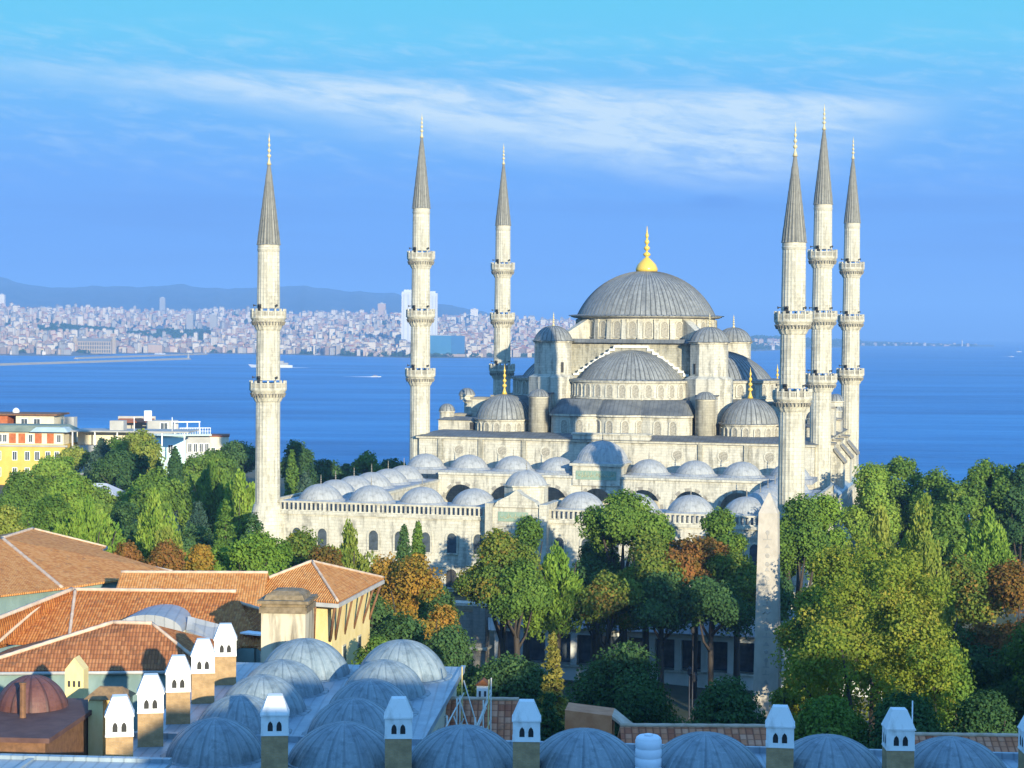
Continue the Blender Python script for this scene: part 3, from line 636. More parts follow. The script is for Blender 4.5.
# --- side buttresses and outer side galleries
for s in (-1, 1):
    for v, ex in ((72.0, 0), (84.5, .6), (96.0, 0)):
        mb = MB()
        for x0, x1, zt in ((22.6, 27.2, 59.0), (27.2, 30.4, 58.2 if ex else 56.2), (30.4, 32.2, 58.0 if ex else 55.5), (32.2, 33.4, 52.6)):
            a_, b_ = sorted((s*x0, s*x1)); w = .003*(x0-20)
            mb.box(a_, b_, v-1.7+w, v+1.7-w, 10, Z(zt-.3)); mb.box(a_-.15, b_+.15, v-1.95+w, v+1.95-w, Z(zt-.3), Z(zt), 1)
        mb.hexa([(s*33.4, v-1.6, 8), (s*34.9, v-1.6, 8), (s*34.9, v+1.6, 8), (s*33.4, v+1.6, 8)], [(s*33.4, v-1.6, Z(51.4)), (s*34.9, v-1.6, Z(49.6)), (s*34.9, v+1.6, Z(49.6)), (s*33.4, v+1.6, Z(51.4))])
        mb.hexa([(s*33.39, v-1.9, Z(51.42)), (s*35.2, v-1.9, Z(49.3)), (s*35.2, v+1.9, Z(49.3)), (s*33.39, v+1.9, Z(51.42))], [(s*33.39, v-1.9, Z(51.75)), (s*35.2, v-1.9, Z(49.63)), (s*35.2, v+1.9, Z(49.63)), (s*33.39, v+1.9, Z(51.75))], 1)
        mb.build('stepped_buttress', [M['stone'], M['stone_dark']], mosque)
        if ex:
            o = MB().lathe([(1.3, Z(58.0)), (1.3, Z(58.7)), (1.5, Z(58.75)), (1.5, Z(58.9))], 12, 0, False).build('cupola', M['stone_trim'], mosque, (s*32.2, v, 0))
            MB().ribdome(1.45, 1.2, 12, 6, .03, z0=Z(58.9)).build('cupola_cap', M['lead12'], o)
    mb = MB(); a_, b_ = sorted((s*31.8, s*35.0)); mb.box(a_, b_, 60.5, 106, 0, Z(44.6)); mb.box(a_-.2, b_+.2, 60.2, 106.3, Z(44.6), Z(44.9), 1)
    o = mb.build('side_gallery', [M['stone'], M['stone_trim']], mosque)
    MB().hexa([(s*31.8, 60.3, Z(44.9)), (s*35.2, 60.3, Z(44.9)), (s*35.2, 106.2, Z(44.9)), (s*31.8, 106.2, Z(44.9))], [(s*31.8, 60.3, Z(47.2)), (s*35.2, 60.3, Z(45.1)), (s*35.2, 106.2, Z(45.1)), (s*31.8, 106.2, Z(47.2))]).build('gallery_roof', M['lead_blue_flat'], mosque)
    if s > 0:
        for i in range(12): put('window', wu, o, (35.02, 62.5+i*3.7, Z(41.2)), PI/2)

# ================================================================== MINARETS
SPK = None
def minaret(name_label, u, v, zb, zs, ct, cb, tip, r0, r1, rb, first):
    global SPK
    X, Y = m2w(u, v)
    t = thing('minaret', name_label, 'minaret', (X, Y, zb), AL, 'minarets around the mosque')
    q = lambda z: z-zb
    lev = sorted(zs); rad = lambda z: r0+(r1-r0)*(z-lev[0])/(cb-lev[0]) if z > lev[0] else r0+.03*(lev[0]-z)/10
    mb = MB(); pr = [(r0*1.55, 0), (r0*1.55, q(first)-2.5), (r0*1.16, q(first)), (r0*1.08, q(first)+.1), (r0*1.08, q(first)+.3), (rad(first)*1.0, q(first)+.35)]
    mb.lathe(pr, 24, 0, False)
    for a_, b_ in zip([first]+lev, lev+[cb]):
        mb.lathe([(rad(a_), q(a_)+.2), (rad(b_), q(b_)-.9)], 40, 0, False, flute=.035)
    mb.lathe([(r1, q(cb)-.95), (r1*1.06, q(cb)-.6), (r1*1.02, q(cb)-.5), (r1*1.02, q(cb))], 40, 0, False)
    mb.build('shaft', M['stone_min'], t)
    for bi, zp in enumerate(lev):                    # zp = top of the parapet
        w = rad(zp); R = rb*(1-.04*bi); k = 16
        mb = MB(); pz = q(zp)-1.15
        # corbel courses stepping out under the walkway, each course cut into little niches
        for j in range(5):
            f = (j+1)/5.0; rr_ = w+(R-w)*f**.75; mb.lathe([(rr_*.93, pz-1.55+.31*j), (rr_, pz-1.3+.31*j), (rr_, pz-1.245+.31*j)], 2*k, 0, False, flute=.05 if j < 4 else 0)
        mb.lathe([(R*1.0, pz-.02), (R*1.03, pz), (R*1.03, pz+.12)], k, 0, False)
        for i in range(2*k):                          # solid dark wedges: painted shade of pointed niches under the walkway
            a0 = 2*PI*(i+.5)/(2*k); rr_ = w+(R-w)*.93; e_ = PI/(2*k)*.62
            Q = lambda a_, r_, z_: (r_*cos(a_), r_*sin(a_), z_)
            mb.hexa([Q(a0, w+(R-w)*.58, pz-.92), Q(a0-e_, rr_-.06, pz-.42), Q(a0+e_, rr_-.06, pz-.42)], [Q(a0, w+(R-w)*.58+.13, pz-.94), Q(a0-e_, rr_+.07, pz-.38), Q(a0+e_, rr_+.07, pz-.38)], 1)
        ba = mb.build('balcony', [M['stone_min'], M['stone_dark']], t)
        mb = MB()
        for i in range(k):
            a0, a1 = 2*PI*i/k, 2*PI*(i+1)/k
            P = lambda a_, r_, z_: (r_*cos(a_), r_*sin(a_), pz+z_)
            def seg(a_, b_, z0_, z1_, ro=R, th=.14, mi=0): mb.hexa([P(a_, ro, z0_), P(b_, ro, z0_), P(b_, ro-th, z0_), P(a_, ro-th, z0_)], [P(a_, ro, z1_), P(b_, ro, z1_), P(b_, ro-th, z1_), P(a_, ro-th, z1_)], mi)
            d = a1-a0
            seg(a0-d*.13, a0+d*.13, .12, 1.30, R+.06, .24)
            seg(a0+d*.133, a1-d*.133, .12, .32); seg(a0+d*.133, a1-d*.133, .86, 1.0)
            for f in (.28, .5, .72): seg(a0+d*(f-.05), a0+d*(f+.05), 0.323, .857, R-.02, .1)
            seg(a0+d*.133, a1-d*.133, .322, .858, R-.09, .03, 1)  # dark backing sheet: shade painted in so the parapet looks pierced
        mb.build('parapet', [M['stone_trim'], M['stone_dark']], ba)
        if SPK is None: SPK = MB().tube([(.05, 0, 0), (.3, 0, 0), (.5, 0, -.02)], [.05, .07, .19], 8).mesh('loudspeaker', M['steel'])
        for ang in (205, 255, 325):                   # loudspeakers over the parapet
            put('loudspeaker', SPK, ba, (cos(R_(ang))*w, sin(R_(ang))*w, pz+1.75), R_(ang))
        mb = MB().hexa([(-.32, -w-.02, pz+.15), (.32, -w-.02, pz+.15), (.32, -w+.3, pz+.15), (-.32, -w+.3, pz+.15)], [(-.32, -w-.02, pz+1.9), (.32, -w-.02, pz+1.9), (.32, -w+.3, pz+1.9), (-.32, -w+.3, pz+1.9)])
        mb.build('balcony_door', M['dark'], ba, rz=R_(-28))
    mb = MB(); k = 20; hh = ct-cb; vs = []
    prof = [(r1*1.13, q(cb)-.02), (r1*1.10, q(cb)+.1)]
    for i in range(7):
        f = i/7.0; rr_ = r1*1.08*(1-f)+.20*f; z_ = q(cb)+.15+hh*f*.985; prof += [(rr_, z_), (rr_*1.0-.0, z_+.05)]
        if i: prof[-2:] = [(rr_+.035, z_), (rr_+.035, z_+.10), (rr_-.005, z_+.12)]
    prof.append((.18, q(ct)))
    mb.lathe(prof, 2*k, 0, False, flute=.06); cone = mb.build('spire', M['lead_cone'], t)
    put('finial', finial_mesh(tip-ct+.2, .38, M['gold_pale']), cone, (0, 0, q(ct)-.15))
    return t
two = ([72.7, 63.1], 92.2, 81.4, 96.3, 1.62, 1.45, 2.42); three = ([82.9, 73.5, 63.85], 101.6, 90.0, 105.4, 1.62, 1.38, 2.42)
def mk(label, u, v, kind, first):
    zs, ct, cb, tip, r0, r1, rb = kind; minaret(label, u, v, ZB-3, zs, ct, cb, tip, r0, r1, rb, first)
mk('two-balcony minaret at the left end of the courtyard wall, leftmost of all', -35, 0, two, 46.6)
mk('two-balcony minaret at the right end of the courtyard wall, above the obelisk', 35, 0, two, 46.6)
mk('tall three-balcony minaret in front of the white twin towers, left of the prayer hall', -32.45, 58.4, three, 46)
mk('tall dark-spired minaret, tallest and middle of the three standing together on the right', 32.45, 58.4, three, 46)
mk('three-balcony minaret just left of the great dome, its shaded foot behind the roofs', -32.45, 108.5, three, 46)
mk('slender three-balcony minaret farthest right of all, with the sea beside it', 32.45, 108.5, three, 46)

# ================================================================== THE MUSEUM ROOFS IN FRONT (frame turned a little against the camera)
FA = R_(-4.2); FO = Vector((0, 95))
def f2w(s, t): return s*cos(FA)-t*sin(FA), FO.y+s*sin(FA)+t*cos(FA)
RZ = 47.85
ms = thing('domed_building', 'long lead-roofed building with rows of low blue-grey domes and white-capped chimneys', 'building', (0, 95, 32), FA)
zl = RZ-32
mb = MB(); mb.box(-20.8, 34, -5.2, 6.1, 0, zl-.35); mb.box(-20.8, -5.7, 6.1, 30, 0, zl-.353); mb.build('wall', M['cream'], ms)
mb = MB(); mb.box(-21.2, 34.3, -5.6, 6.5, zl-.35, zl); mb.box(-21.2, -5.2, 6.5, 30.4, zl-.35, zl-.003)
mb.box(-21.2, 34.3, 6.3, 6.6, zl, zl+.32); mb.box(-5.45, -5.15, 6.6, 30.4, zl, zl+.1)
mb.build('lead_roof', M['lead_blue_flat'], ms)
fd = MB().ribdome(2.95, 1.85, 22, 12, .02, z0=.06, skirt=[(3.15, 0), (3.1, .05)]).mesh('dome', M['lead_blue'])
for i in range(7): put('dome', fd, ms, (-8.7+6.18*i, 2.4, zl), rnd.uniform(0, .5), (1, 1, 1+rnd.uniform(-.04, .04)))
fd2 = MB().ribdome(2.55, 1.95, 22, 12, .02, z0=.06, skirt=[(2.85, 0), (2.8, .05)]).mesh('dome', M['lead_blue'])
for i in range(5):
    for s_ in (-15.5, -9.2):
        if i == 0 and s_ > -10: continue
        q = 1.14 if i == 4 else 1.0
        put('dome', fd2, ms, (s_+(.3 if i == 4 else 0), 2.6+6.0*i, zl), rnd.uniform(0, .5), (q, q, q+rnd.uniform(-.05, .05)))
def chimney_meshes(wd):
    w = wd/2; mb = MB(); mb.box(-w, w, -w, w, 0, 2.62)
    br_ = mb.mesh('chimney', M['brick'])
    mb = MB(); mb.box(-w-.03, w+.03, -w-.03, w+.03, 2.62, 2.70)
    # white head: four corner posts, arches cut through to a dark core
    a = w+.01; zb, zt = 2.70, 3.62
    for q in range(4):
        c_, s_ = [(1,0),(0,1),(-1,0),(0,-1)][q]
        T = lambda x, y, z: (x*c_-y*s_, x*s_+y*c_, z)
        hw, ow = .13, .22
        def poly(xs): mb.add([T(x, -a, z) for x, z in xs], [tuple(range(len(xs)))])
        z0, z1, z2 = zb+.16, zb+.42, zb+.66
        poly([(-a, zb), (a, zb), (a, z0), (-a, z0)])
        for cx in (-ow, ow):
            L_, R__ = cx-hw, cx+hw; lim0, lim1 = (-a, 0) if cx < 0 else (0, a)
            poly([(lim0, z0), (L_, z0), (L_, z1), (lim0, z1)]); poly([(R__, z0), (lim1, z0), (lim1, z1), (R__, z1)])
            poly([(lim0, z1), (L_, z1), (cx-hw*.75, z1+.13), (cx, z2), (cx, zt), (lim0, zt)])
            poly([(R__, z1), (lim1, z1), (lim1, zt), (cx, zt), (cx, z2), (cx+hw*.75, z1+.13)])
    mb.box(-a+.13, a-.13, -a+.13, a-.13, zb+.05, zt-.02, 1)
    mb.box(-w-.06, w+.06, -w-.06, w+.06, zt, zt+.08)
    tw = .36
    mb.hexa([(-w-.04, -w-.04, zt+.08), (w+.04, -w-.04, zt+.08), (w+.04, w+.04, zt+.08), (-w-.04, w+.04, zt+.08)], [(-tw, -tw, zt+.95), (tw, -tw, zt+.95), (tw, tw, zt+.95), (-tw, tw, zt+.95)])
    return br_, mb.mesh('chimney_cap', [M['white'], M['dark']])
cb_me, ch_me = chimney_meshes(1.34)
def chimney(par, s_, t_, z, rz=0, sz=1.0):
    o = put('chimney', cb_me, par, (s_, t_, z), rz, (1, 1, sz)); put('chimney_cap', ch_me, o, (0, 0, 2.62*(1-1/sz)*0)); 
    return o
for i in range(5): chimney(ms, -19.55, -1.0+5.95*i, zl-.82, R_((15.2, 14.6, 13.8, 13.4, 12.6)[i]))
for s_, q in ((-11.9, 10.5), (-5.6, 7.0), (.85, 3.8), (13.45, -3.5), (19.25, 3.0), (25.9, 2.0)): chimney(ms, s_, .2, zl-.84, R_(q))
wm_ = MB().box(-.5, .5, -.06, .05, 0, 1.7, 0).box(-.36, .36, -.08, -.06, .14, 1.56, 1).mesh('window', [M['stone_trim'], M['glassdark']])
for t_ in (9.5, 14, 18.5, 23, 27.5): put('window', wm_, ms, (-5.69, t_, zl-3.4), PI/2)
# big mould-stained chimney block at the far end, and the low shed roofs in the left corner
kz = thing('chimney_stack', 'broad stained plaster chimney stack with a mossy overhanging cap beside the blue domes', 'chimney', (*f2w(-17.6, 33.2), 42.4), FA)
mb = MB(); mb.box(-1.5, 1.5, -1.6, 1.6, 0, 8.6); mb.build('stack', pm('stained_plaster', (.16,.13,.09), (.50,.43,.31), .9, stretch=(1.4,1.4,.22), lo=.36, hi=.56), kz)
mb = MB(); mb.box(-1.62, 1.62, -1.75, 1.75, 8.6, 9.0); mb.box(-1.5, 1.5, -1.6, 1.6, 9.0, 9.25); mb.box(-1.75, 1.75, -1.88, 1.88, 9.25, 9.45)
mb.lathe([(1.95, 9.45), (1.75, 9.75), (1.2, 10.0), (.3, 10.1)], 4, 0, False, rot=PI/4); mb.build('cap', pm('mossy_stone', (.13,.095,.05), (.24,.18,.11), 2.2, bmp=.3), kz)

bd = thing('domed_outbuilding', 'low outbuilding with two dark brown domes in the lower left corner', 'building', (*f2w(-27.0, 3.0), 36), FA)
MB().box(-6, 3.7, -4.2, 5.6, 0, 13.2).build('wall', M['wood'], bd)
MB().box(-6.3, 4.0, -4.5, 5.9, 13.2, 13.45).build('roof', pm('brown_lead_sheet', (.085,.042,.035), (.125,.065,.052), 1.0), bd)
bdm = MB().ribdome(2.35, 2.0, 12, 10, .03, z0=0).mesh('dome', M['lead_brown'])
put('dome', bdm, bd, (.5, 3.4, 13.45), 0, (.82, .82, .85)); put('dome', bdm, bd, (-2.3, -.6, 13.45), .4, (.86, .86, .85))
MB().lathe([(.17, 13.45), (.16, 15.2), (.2, 15.22), (.2, 15.32)], 8, 0, False, (1.0, .4)).build('light_stripe_tube', M['wood'], bd)  # added tube standing in for a lit stripe on the domes

for lbl, s_, t_, w_, d_, z_ in (('upper blue-green corrugated sheet roof beside the nearest left chimney', -22.3, .9, 2.6, 1.6, 47.4), ('lower blue-green corrugated sheet roof above the flat roof edge', -22.9, -2.2, 2.6, 1.0, 47.1)):
    mb = MB(); kk = 18
    for i in range(kk):
        x0, x1 = -w_/2+w_*i/kk, -w_/2+w_*(i+1)/kk; h0 = .05 if i % 2 else 0; h1 = .05 if (i+1) % 2 else 0
        mb.hexa([(x0,-d_/2,h0-.03),(x1,-d_/2,h1-.03),(x1,d_/2,h1+.37),(x0,d_/2,h0+.37)], [(x0,-d_/2,h0),(x1,-d_/2,h1),(x1,d_/2,h1+.4),(x0,d_/2,h0+.4)])
    o = thing('shed', lbl, 'shed', (*f2w(s_, t_), z_), FA); mb.build('sheet_roof', M['aqua_sheet'], o)
    MB().box(-w_/2+.1, w_/2-.1, -d_/2+.1, d_/2-.1, -9, -.05).build('wall', M['teal_wall'], o)
ys = thing('roof_hut', 'small yellow plaster roof hut with a mossy tiled top behind the nearest chimney', 'hut', (*f2w(-22.2, 6.6), 42.75), FA)
MB().box(-1.0, -.2, -.8, .8, 0, 7.3).box(.6, 1.0, -.79, .79, 0, 7.25).box(-.2, .6, .3, .8, 0, 7.2).build('wall', M['yellow'], ys)
MB().hexa([(-1.2,-1.0,7.3),(1.15,-1.0,7.3),(1.15,1.0,7.3),(-1.2,1.0,7.3)], [(-.6,-.1,7.85),(.6,-.1,7.85),(.6,.1,7.85),(-.6,.1,7.85)]).build('roof', pm('mossy_tiles', (.16,.10,.05), (.30,.18,.08), 2.5), ys)
yd = thing('gabled_vent', 'little yellow gabled roof vent with three slits above the brown domes', 'vent', (*f2w(-26.5, 14.5), 42.1), FA)
MB().hexa([(-.55,-.5,0),(.55,-.5,0),(.55,-.5,8.0),(0,-.5,8.7),(-.55,-.5,8.0)], [(-.55,.5,0),(.55,.5,0),(.55,.5,8.0),(0,.5,8.7),(-.55,.5,8.0)]).build('body', M['yellow'], yd)
sm_ = MB().box(-.07, .07, -.53, -.5, 7.0, 7.35).mesh('slit', M['dark'])
for q in (-.3, 0, .3): put('slit', sm_, yd, (q, 0, 0))
fl = thing('terrace_roof', 'weathered flat grey-blue lead terrace edge along the bottom left', 'roof', (*f2w(-24.0, -8.5), 42.15), FA)
MB().box(-9, 8.5, -3.0, 1.0, 0, 7.45).build('wall', M['teal_wall'], fl)
mb = MB(); mb.box(-9.2, 8.7, -3.2, 1.3, 7.45, 7.62); mb.box(-9.2, 8.7, .9, 1.3, 7.62, 7.8); mb.box(2, 2.25, -3.2, .9, 7.62, 7.72); mb.build('lead_sheet', M['lead_blue_flat'], fl)

tk = thing('water_tank', 'white ribbed plastic water tank standing between the blue domes', 'tank', (*f2w(6.95, .4), RZ-.0), 0)
mb = MB(); pr = [(.55, 0), (.64, .08)]
for i in range(4): z0 = .12+.46*i; pr += [(.66, z0), (.66, z0+.34), (.63, z0+.38), (.63, z0+.42)]
pr += [(.62, 1.96), (.5, 2.06)]
mb.lathe(pr, 24, 0, True); mb.build('body', M['tank_white'], tk); MB().lathe([(.22, 2.06), (.22, 2.14), (.1, 2.16)], 16).build('lid', M['tank_white'], tk)
tag(MB().tube([(0,0,0),(0,0,5.4)], .035, 6).build('antenna_mast', M['white_metal'], None, (*f2w(20.3, 3.0), RZ-1.8)), 'thin pale antenna mast behind the turned white-capped chimney', 'mast')

# --- tiled roofs.  every corner is given as pixel + height and becomes a point in the world
def tri_uv(me, faces_dir):
    pass
def tile_face(pts, m_name, name, parent, th=.18):
    """one roof plane with thickness; uv in metres, x along the eave (first edge), y up the slope"""
    P = [Vector(p) for p in pts]; k = len(P); nrm = Vector((0, 0, 0))
    for i in range(k): nrm += (P[i]-P[0]).cross(P[(i+1) % k]-P[0])
    nrm.normalize()
    if nrm.z < 0: P = P[::-1]; nrm = -nrm
    hx = Vector((0, 0, 1)).cross(nrm); hx = hx.normalized() if hx.length > 1e-3 else Vector((1, 0, 0)); hy = nrm.cross(hx)
    lo = [p-nrm*th for p in P]
    mb = MB().hexa(lo, P); me = mb.mesh(name, M[m_name]); uv = me.uv_layers.new(name='UVMap')
    for l in me.loops:
        c = me.vertices[l.vertex_index].co; uv.data[l.index].uv = (c.dot(hx), c.dot(hy))
    return put(name, me, parent)
def ridge(parent, a, b, r=.17, name='ridge_cap'):
    a, b = Vector(a), Vector(b); k = max(2, int((b-a).length/.5)); mb = MB()
    mb.tube([a.lerp(b, i/k)+Vector((0, 0, .05)) for i in range(k+1)], [r*(1.0 if i % 2 else .86) for i in range(k+1)], 6)
    return mb.build(name, M['ridge'], parent)
P = at_z
def G(name, label, cat): return thing(name, label, cat)
# R1 near hip roof with dark shadows
r1 = G('tiled_hall', 'red-brown tiled hip roof directly behind the left chimneys, over a teal wall', 'building')
e0, e1 = P(-40, 671, 47.0), P(207, 669, 47.0); k0, k1 = P(113, 623, 49.56), P(152, 624, 49.56)
back = (k0-e0); Rr = Vector((.10, 1, 0)).normalized()
e2, e3 = e1+Rr*9.5, e0+Rr*9.5; k1 = Vector(((k1.x), k1.y, 49.56))
tile_face([e0, e1, k1, k0], 'tile_old', 'roof', r1); tile_face([e1, e2, k1], 'tile', 'roof', r1); tile_face([e2, e3, k0, k1], 'tile_old', 'roof', r1); tile_face([e3, e0, k0], 'tile_old', 'roof', r1)
ridge(r1, k0, k1); ridge(r1, k0, e0); ridge(r1, k1, e1, .13)
up = Vector((0, 0, 1))
def walls(par, pts, zb, m_, inset=.45):
    c = sum((Vector(p) for p in pts), Vector())/len(pts); q = [Vector(p)+(c-Vector(p)).normalized()*inset for p in pts]
    return MB().hexa([(p.x, p.y, zb) for p in q], [(p.x, p.y, p.z-.22) for p in q]).build('wall', M[m_], par)
walls(r1, [e0, e1, e2, e3], 34, 'teal_wall')
mb = MB(); a_, b_ = e0-up*.2, e1-up*.2; mb.tube([a_, b_], .13, 6); mb.build('gutter', M['fascia'], r1)
# R2 long middle roof with two hip lines
r2 = G('tiled_hall', 'long orange tiled roof with mortared hip lines behind the barrel-vaulted skylight', 'building')
z2r, z2e = 50.0, 47.0
ka, kb = P(72, 590, z2r), P(236, 592, z2r); dn = (kb-ka).normalized(); fr = Vector((dn.y, -dn.x, 0)); run = 6.6
ea, eb = ka+fr*run-up*3-dn*3.0, kb+fr*run-up*3+dn*3
kL = P(-30, 630, 48.6)
tile_face([ea, eb, kb, ka], 'tile', 'roof', r2)
eL = kL+fr*4.2-up*1.6-dn*2
tile_face([eL, ea, ka, kL], 'tile', 'roof', r2)
ba, bb, bL = ka-fr*5-up*2.6, kb-fr*5-up*2.6, kL-fr*4-up*2.2
tile_face([bb, ba, ka, kb], 'tile', 'roof', r2); tile_face([ba, bL, kL, ka], 'tile', 'roof', r2); tile_face([eb, bb, kb], 'tile', 'roof', r2)
ridge(r2, ka, kb); ridge(r2, kL, ka, .2); hA = ka.lerp(kL, .26); ridge(r2, ka.lerp(kb, .02), ka.lerp(kb, .02)+fr*run*.98-up*2.94+dn*1.2, .14); ridge(r2, hA, hA+(ea-ka)*.98+dn*.4, .14)
walls(r2, [eL, ea, eb, bb, ba, bL], 34, 'teal_wall', .5)
# R4 far-left big roof and its low wing R5
r4 = G('tiled_hall', 'largest faded orange hip roof at the far left, below the green trees', 'building')
z4 = 50.6; pk = P(33, 529, z4); pl = P(2, 538.5, z4-.1)
c1 = P(105, 556, 48.4); c0 = P(62, 588, 47.4); cL = P(-14, 597, 47.4); ce = P(172, 571.5, 47.9); cn_ = P(128, 586, 47.4)
tile_face([c0, cn_, ce, P(84, 553, 48.9), c1, pk, pl], 'tile_light', 'roof', r4) if False else None
tile_face([c0, ce, P(90, 554, 48.6), pk, pl], 'tile_light', 'roof', r4); tile_face([P(90, 554, 48.6), P(106, 547, 48.5), pk], 'tile_light', 'roof', r4)
pf = Vector((pk.x-60/10, pk.y+4, 47.8)); tile_face([cL, c0, pl], 'tile_light', 'roof', r4); tile_face([P(106, 547, 48.5), P(106, 547, 48.5)+Vector((-3, 10, -1)), pk], 'tile_light', 'roof', r4)
pb = pl+Vector((-12, 2, -2.6)); tile_face([pl, pk, P(106, 547, 48.5)+Vector((-3, 10, -1)), pb+Vector((0, 12, 0))], 'tile_light', 'roof', r4); tile_face([cL, pl, pb], 'tile_light', 'roof', r4)
ridge(r4, pl, pk); ridge(r4, pl, c0); ridge(r4, pk, P(106, 547, 48.5), .12); ridge(r4, P(90, 554, 48.6), ce, .12)
walls(r4, [c0, ce, P(106, 547, 48.2), pb+Vector((6, 12, 0)), cL], 34, 'teal_wall', .9)
mb = MB(); mb.tube([P(106, 548, 48.3), P(90, 554.5, 48.4)], .22, 6); mb.build('gutter', M['fascia'], r4)
r5 = G('tiled_hall', 'low orange tiled wing joining the far left roof to the corner pavilion', 'building')
f0, f1 = P(121, 572.5, 49.4), P(268, 573, 49.4); dn5 = (f1-f0).normalized(); fr5 = Vector((dn5.y, -dn5.x, 0))
g0, g1 = f0+fr5*6-up*2.6, f1+fr5*6-up*2.6; h0, h1 = f0-fr5*5-up*2.2, f1-fr5*5-up*2.2
tile_face([g0, g1, f1, f0], 'tile_light', 'roof', r5); tile_face([h1, h0, f0, f1], 'tile_light', 'roof', r5); ridge(r5, f0, f1, .15); walls(r5, [g0, g1, h1, h0], 34, 'cream', .6)
# R3 pavilion with wide bracketed eaves
r3 = G('pavilion', 'yellow corner pavilion with a wide-eaved pyramid tile roof carried on timber brackets', 'pavilion')
ap = P(312, 561.5, 50.1); cR = P(384, 578, 47.5); cN = P(338, 602, 47.5); w3 = (cR-cN); cl = P(228, 594, 47.5)
cB = cR+(cl-cN)
tile_face([cN, cR, ap], 'tile_light', 'roof', r3); tile_face([cl, cN, ap], 'tile_light', 'roof', r3); tile_face([cR, cB, ap], 'tile_light', 'roof', r3); tile_face([cB, cl, ap], 'tile_light', 'roof', r3)
ridge(r3, ap, cN, .13); ridge(r3, ap, cR, .13); ridge(r3, ap, cl, .16)
mb = MB()
for a_, b_ in ((cl, cN), (cN, cR)):
    d = (b_-a_).normalized(); o_ = Vector((d.y, -d.x, 0))*.05
    mb.hexa([a_+o_-up*.5, b_+o_-up*.5, b_-o_*3-up*.5, a_-o_*3-up*.5], [a_+o_-up*.16, b_+o_-up*.16, b_-o_*3-up*.16, a_-o_*3-up*.16])
mb.build('eaves_board', M['fascia'], r3)
ins = lambda p, f: p.lerp(Vector((sum(q.x for q in (cN, cR, cB, cl))/4, sum(q.y for q in (cN, cR, cB, cl))/4, p.z)), f)
q0, q1, q2, q3 = [ins(p, .19) for p in (cl, cN, cR, cB)]
MB().hexa([(p.x, p.y, 34) for p in (q0, q1, q2, q3)], [(p.x, p.y, 47.25) for p in (q0, q1, q2, q3)]).build('wall', M['yellow'], r3)
MB().slab([ins(cl, .02)-up*.30, ins(cN, .02)-up*.30, ins(cR, .02)-up*.30, ins(cB, .02)-up*.30], .1).build('soffit', M['wood'], r3)
for f in (.08, .32, .56, .8, .98):
    for (A_, B_, C_, D_) in ((q1, q2, cN, cR), (q0, q1, cl, cN)):
        w_ = A_.lerp(B_, f); e_ = C_.lerp(D_, f); MB().tube([(w_.x, w_.y, 43.9), w_.lerp(e_, .85)+Vector((0, 0, -.45))], .13, 4).build('bracket', M['wood'], r3)
def wall_window(par, A_, B_, f, z0, w, h, mname='glassdark', frame='stone_trim'):
    d = (B_-A_); d.z = 0; d.normalize(); p = A_.lerp(B_, f); ang = math.atan2(d.y, d.x)
    return MB().box(-w/2-.12, w/2+.12, -.07, .05, -.12, h+.12, 0).box(-w/2, w/2, -.10, -.07, 0, h, 1).build('window', [M[frame], M[mname]], par, (p.x, p.y, z0), ang)
for f in (.3, .7): wall_window(r3, q1, q2, f, 41.0, .9, 1.9)
MB().hexa([q1+Vector((-1.2,-1.0,-7.3)), q1+Vector((1.8,.2,-7.3)), q1+Vector((1.8,2.4,-7.3)), q1+Vector((-1.2,1.2,-7.3))], [q1+Vector((-1.4,-1.2,-6.9)), q1+Vector((2.0,.1,-6.9)), q1+Vector((2.0,2.5,-6.9)), q1+Vector((-1.4,1.3,-6.9))]).build('ledge', M['stone_trim'], r3)
# R6 small annexe roof and the barrel-vaulted lead roof
r6 = G('tiled_annexe', 'small orange tiled annexe roof between the middle roof and the stained chimney', 'annexe')
a0, a1, a2, a3 = P(262, 655, 46.9), P(212, 604, 48.9), P(232, 600, 49.2), P(268, 626, 48.0)
tile_face([P(210, 612, 48.3), P(262, 652, 46.7), P(268, 612, 49.0), P(228, 600, 49.4)], 'tile', 'roof', r6)
walls(r6, [P(210, 612, 48.3), P(262, 652, 46.7), P(268, 612, 49.0), P(228, 600, 49.4)], 34, 'teal_wall', .5); ridge(r6, P(228, 600, 49.4), P(268, 612, 49.0), .14)
ridge(r6, P(210, 612, 48.3), P(228, 600, 49.4), .16)
MB().box(-.9, .9, -.5, .5, 0, .12).build('roof_light', M['white_metal'], r6, tuple(P(254, 634, 47.7)), R_(-30))
bv = G('vaulted_roof', 'pale lead barrel-vaulted roof showing above the red-brown hip roof', 'roof')
v0 = P(112, 632, 48.0); v1 = P(182, 632, 48.0); dv = (v1-v0); mb = MB(); k = 16; bk = Vector((.08, 1, 0)).normalized()*7
A_ = [v0+dv*(.5-.5*cos(PI*i/k))+up*(1.25*sin(PI*i/k)) for i in range(k+1)]
mb.add([tuple(p) for p in A_]+[tuple(p+bk) for p in A_], [(i, i+1, k+2+i, k+1+i) for i in range(k)]+[tuple(range(k, -1, -1)), tuple(range(k+1, 2*k+2))], 0, False)
mb.build('vault', M['lead_flat_pale'], bv); MB().hexa([(p.x, p.y, 34) for p in (v0, v1, v1+bk, v0+bk)], [(p.x, p.y, 47.99) for p in (v0, v1, v1+bk, v0+bk)]).build('wall', M['cream'], bv)
lr = G('lead_annexe', 'narrow sloping pale lead roof between the vault and the last chimney', 'roof')
tile_pts = [P(186, 630, 48.0), P(222, 645, 47.2), P(226, 626, 48.2), P(188, 616, 48.9)]
MB().slab(tile_pts, .2).build('lead_sheet', M['lead_flat_pale'], lr); walls(lr, tile_pts, 34, 'cream', .3)

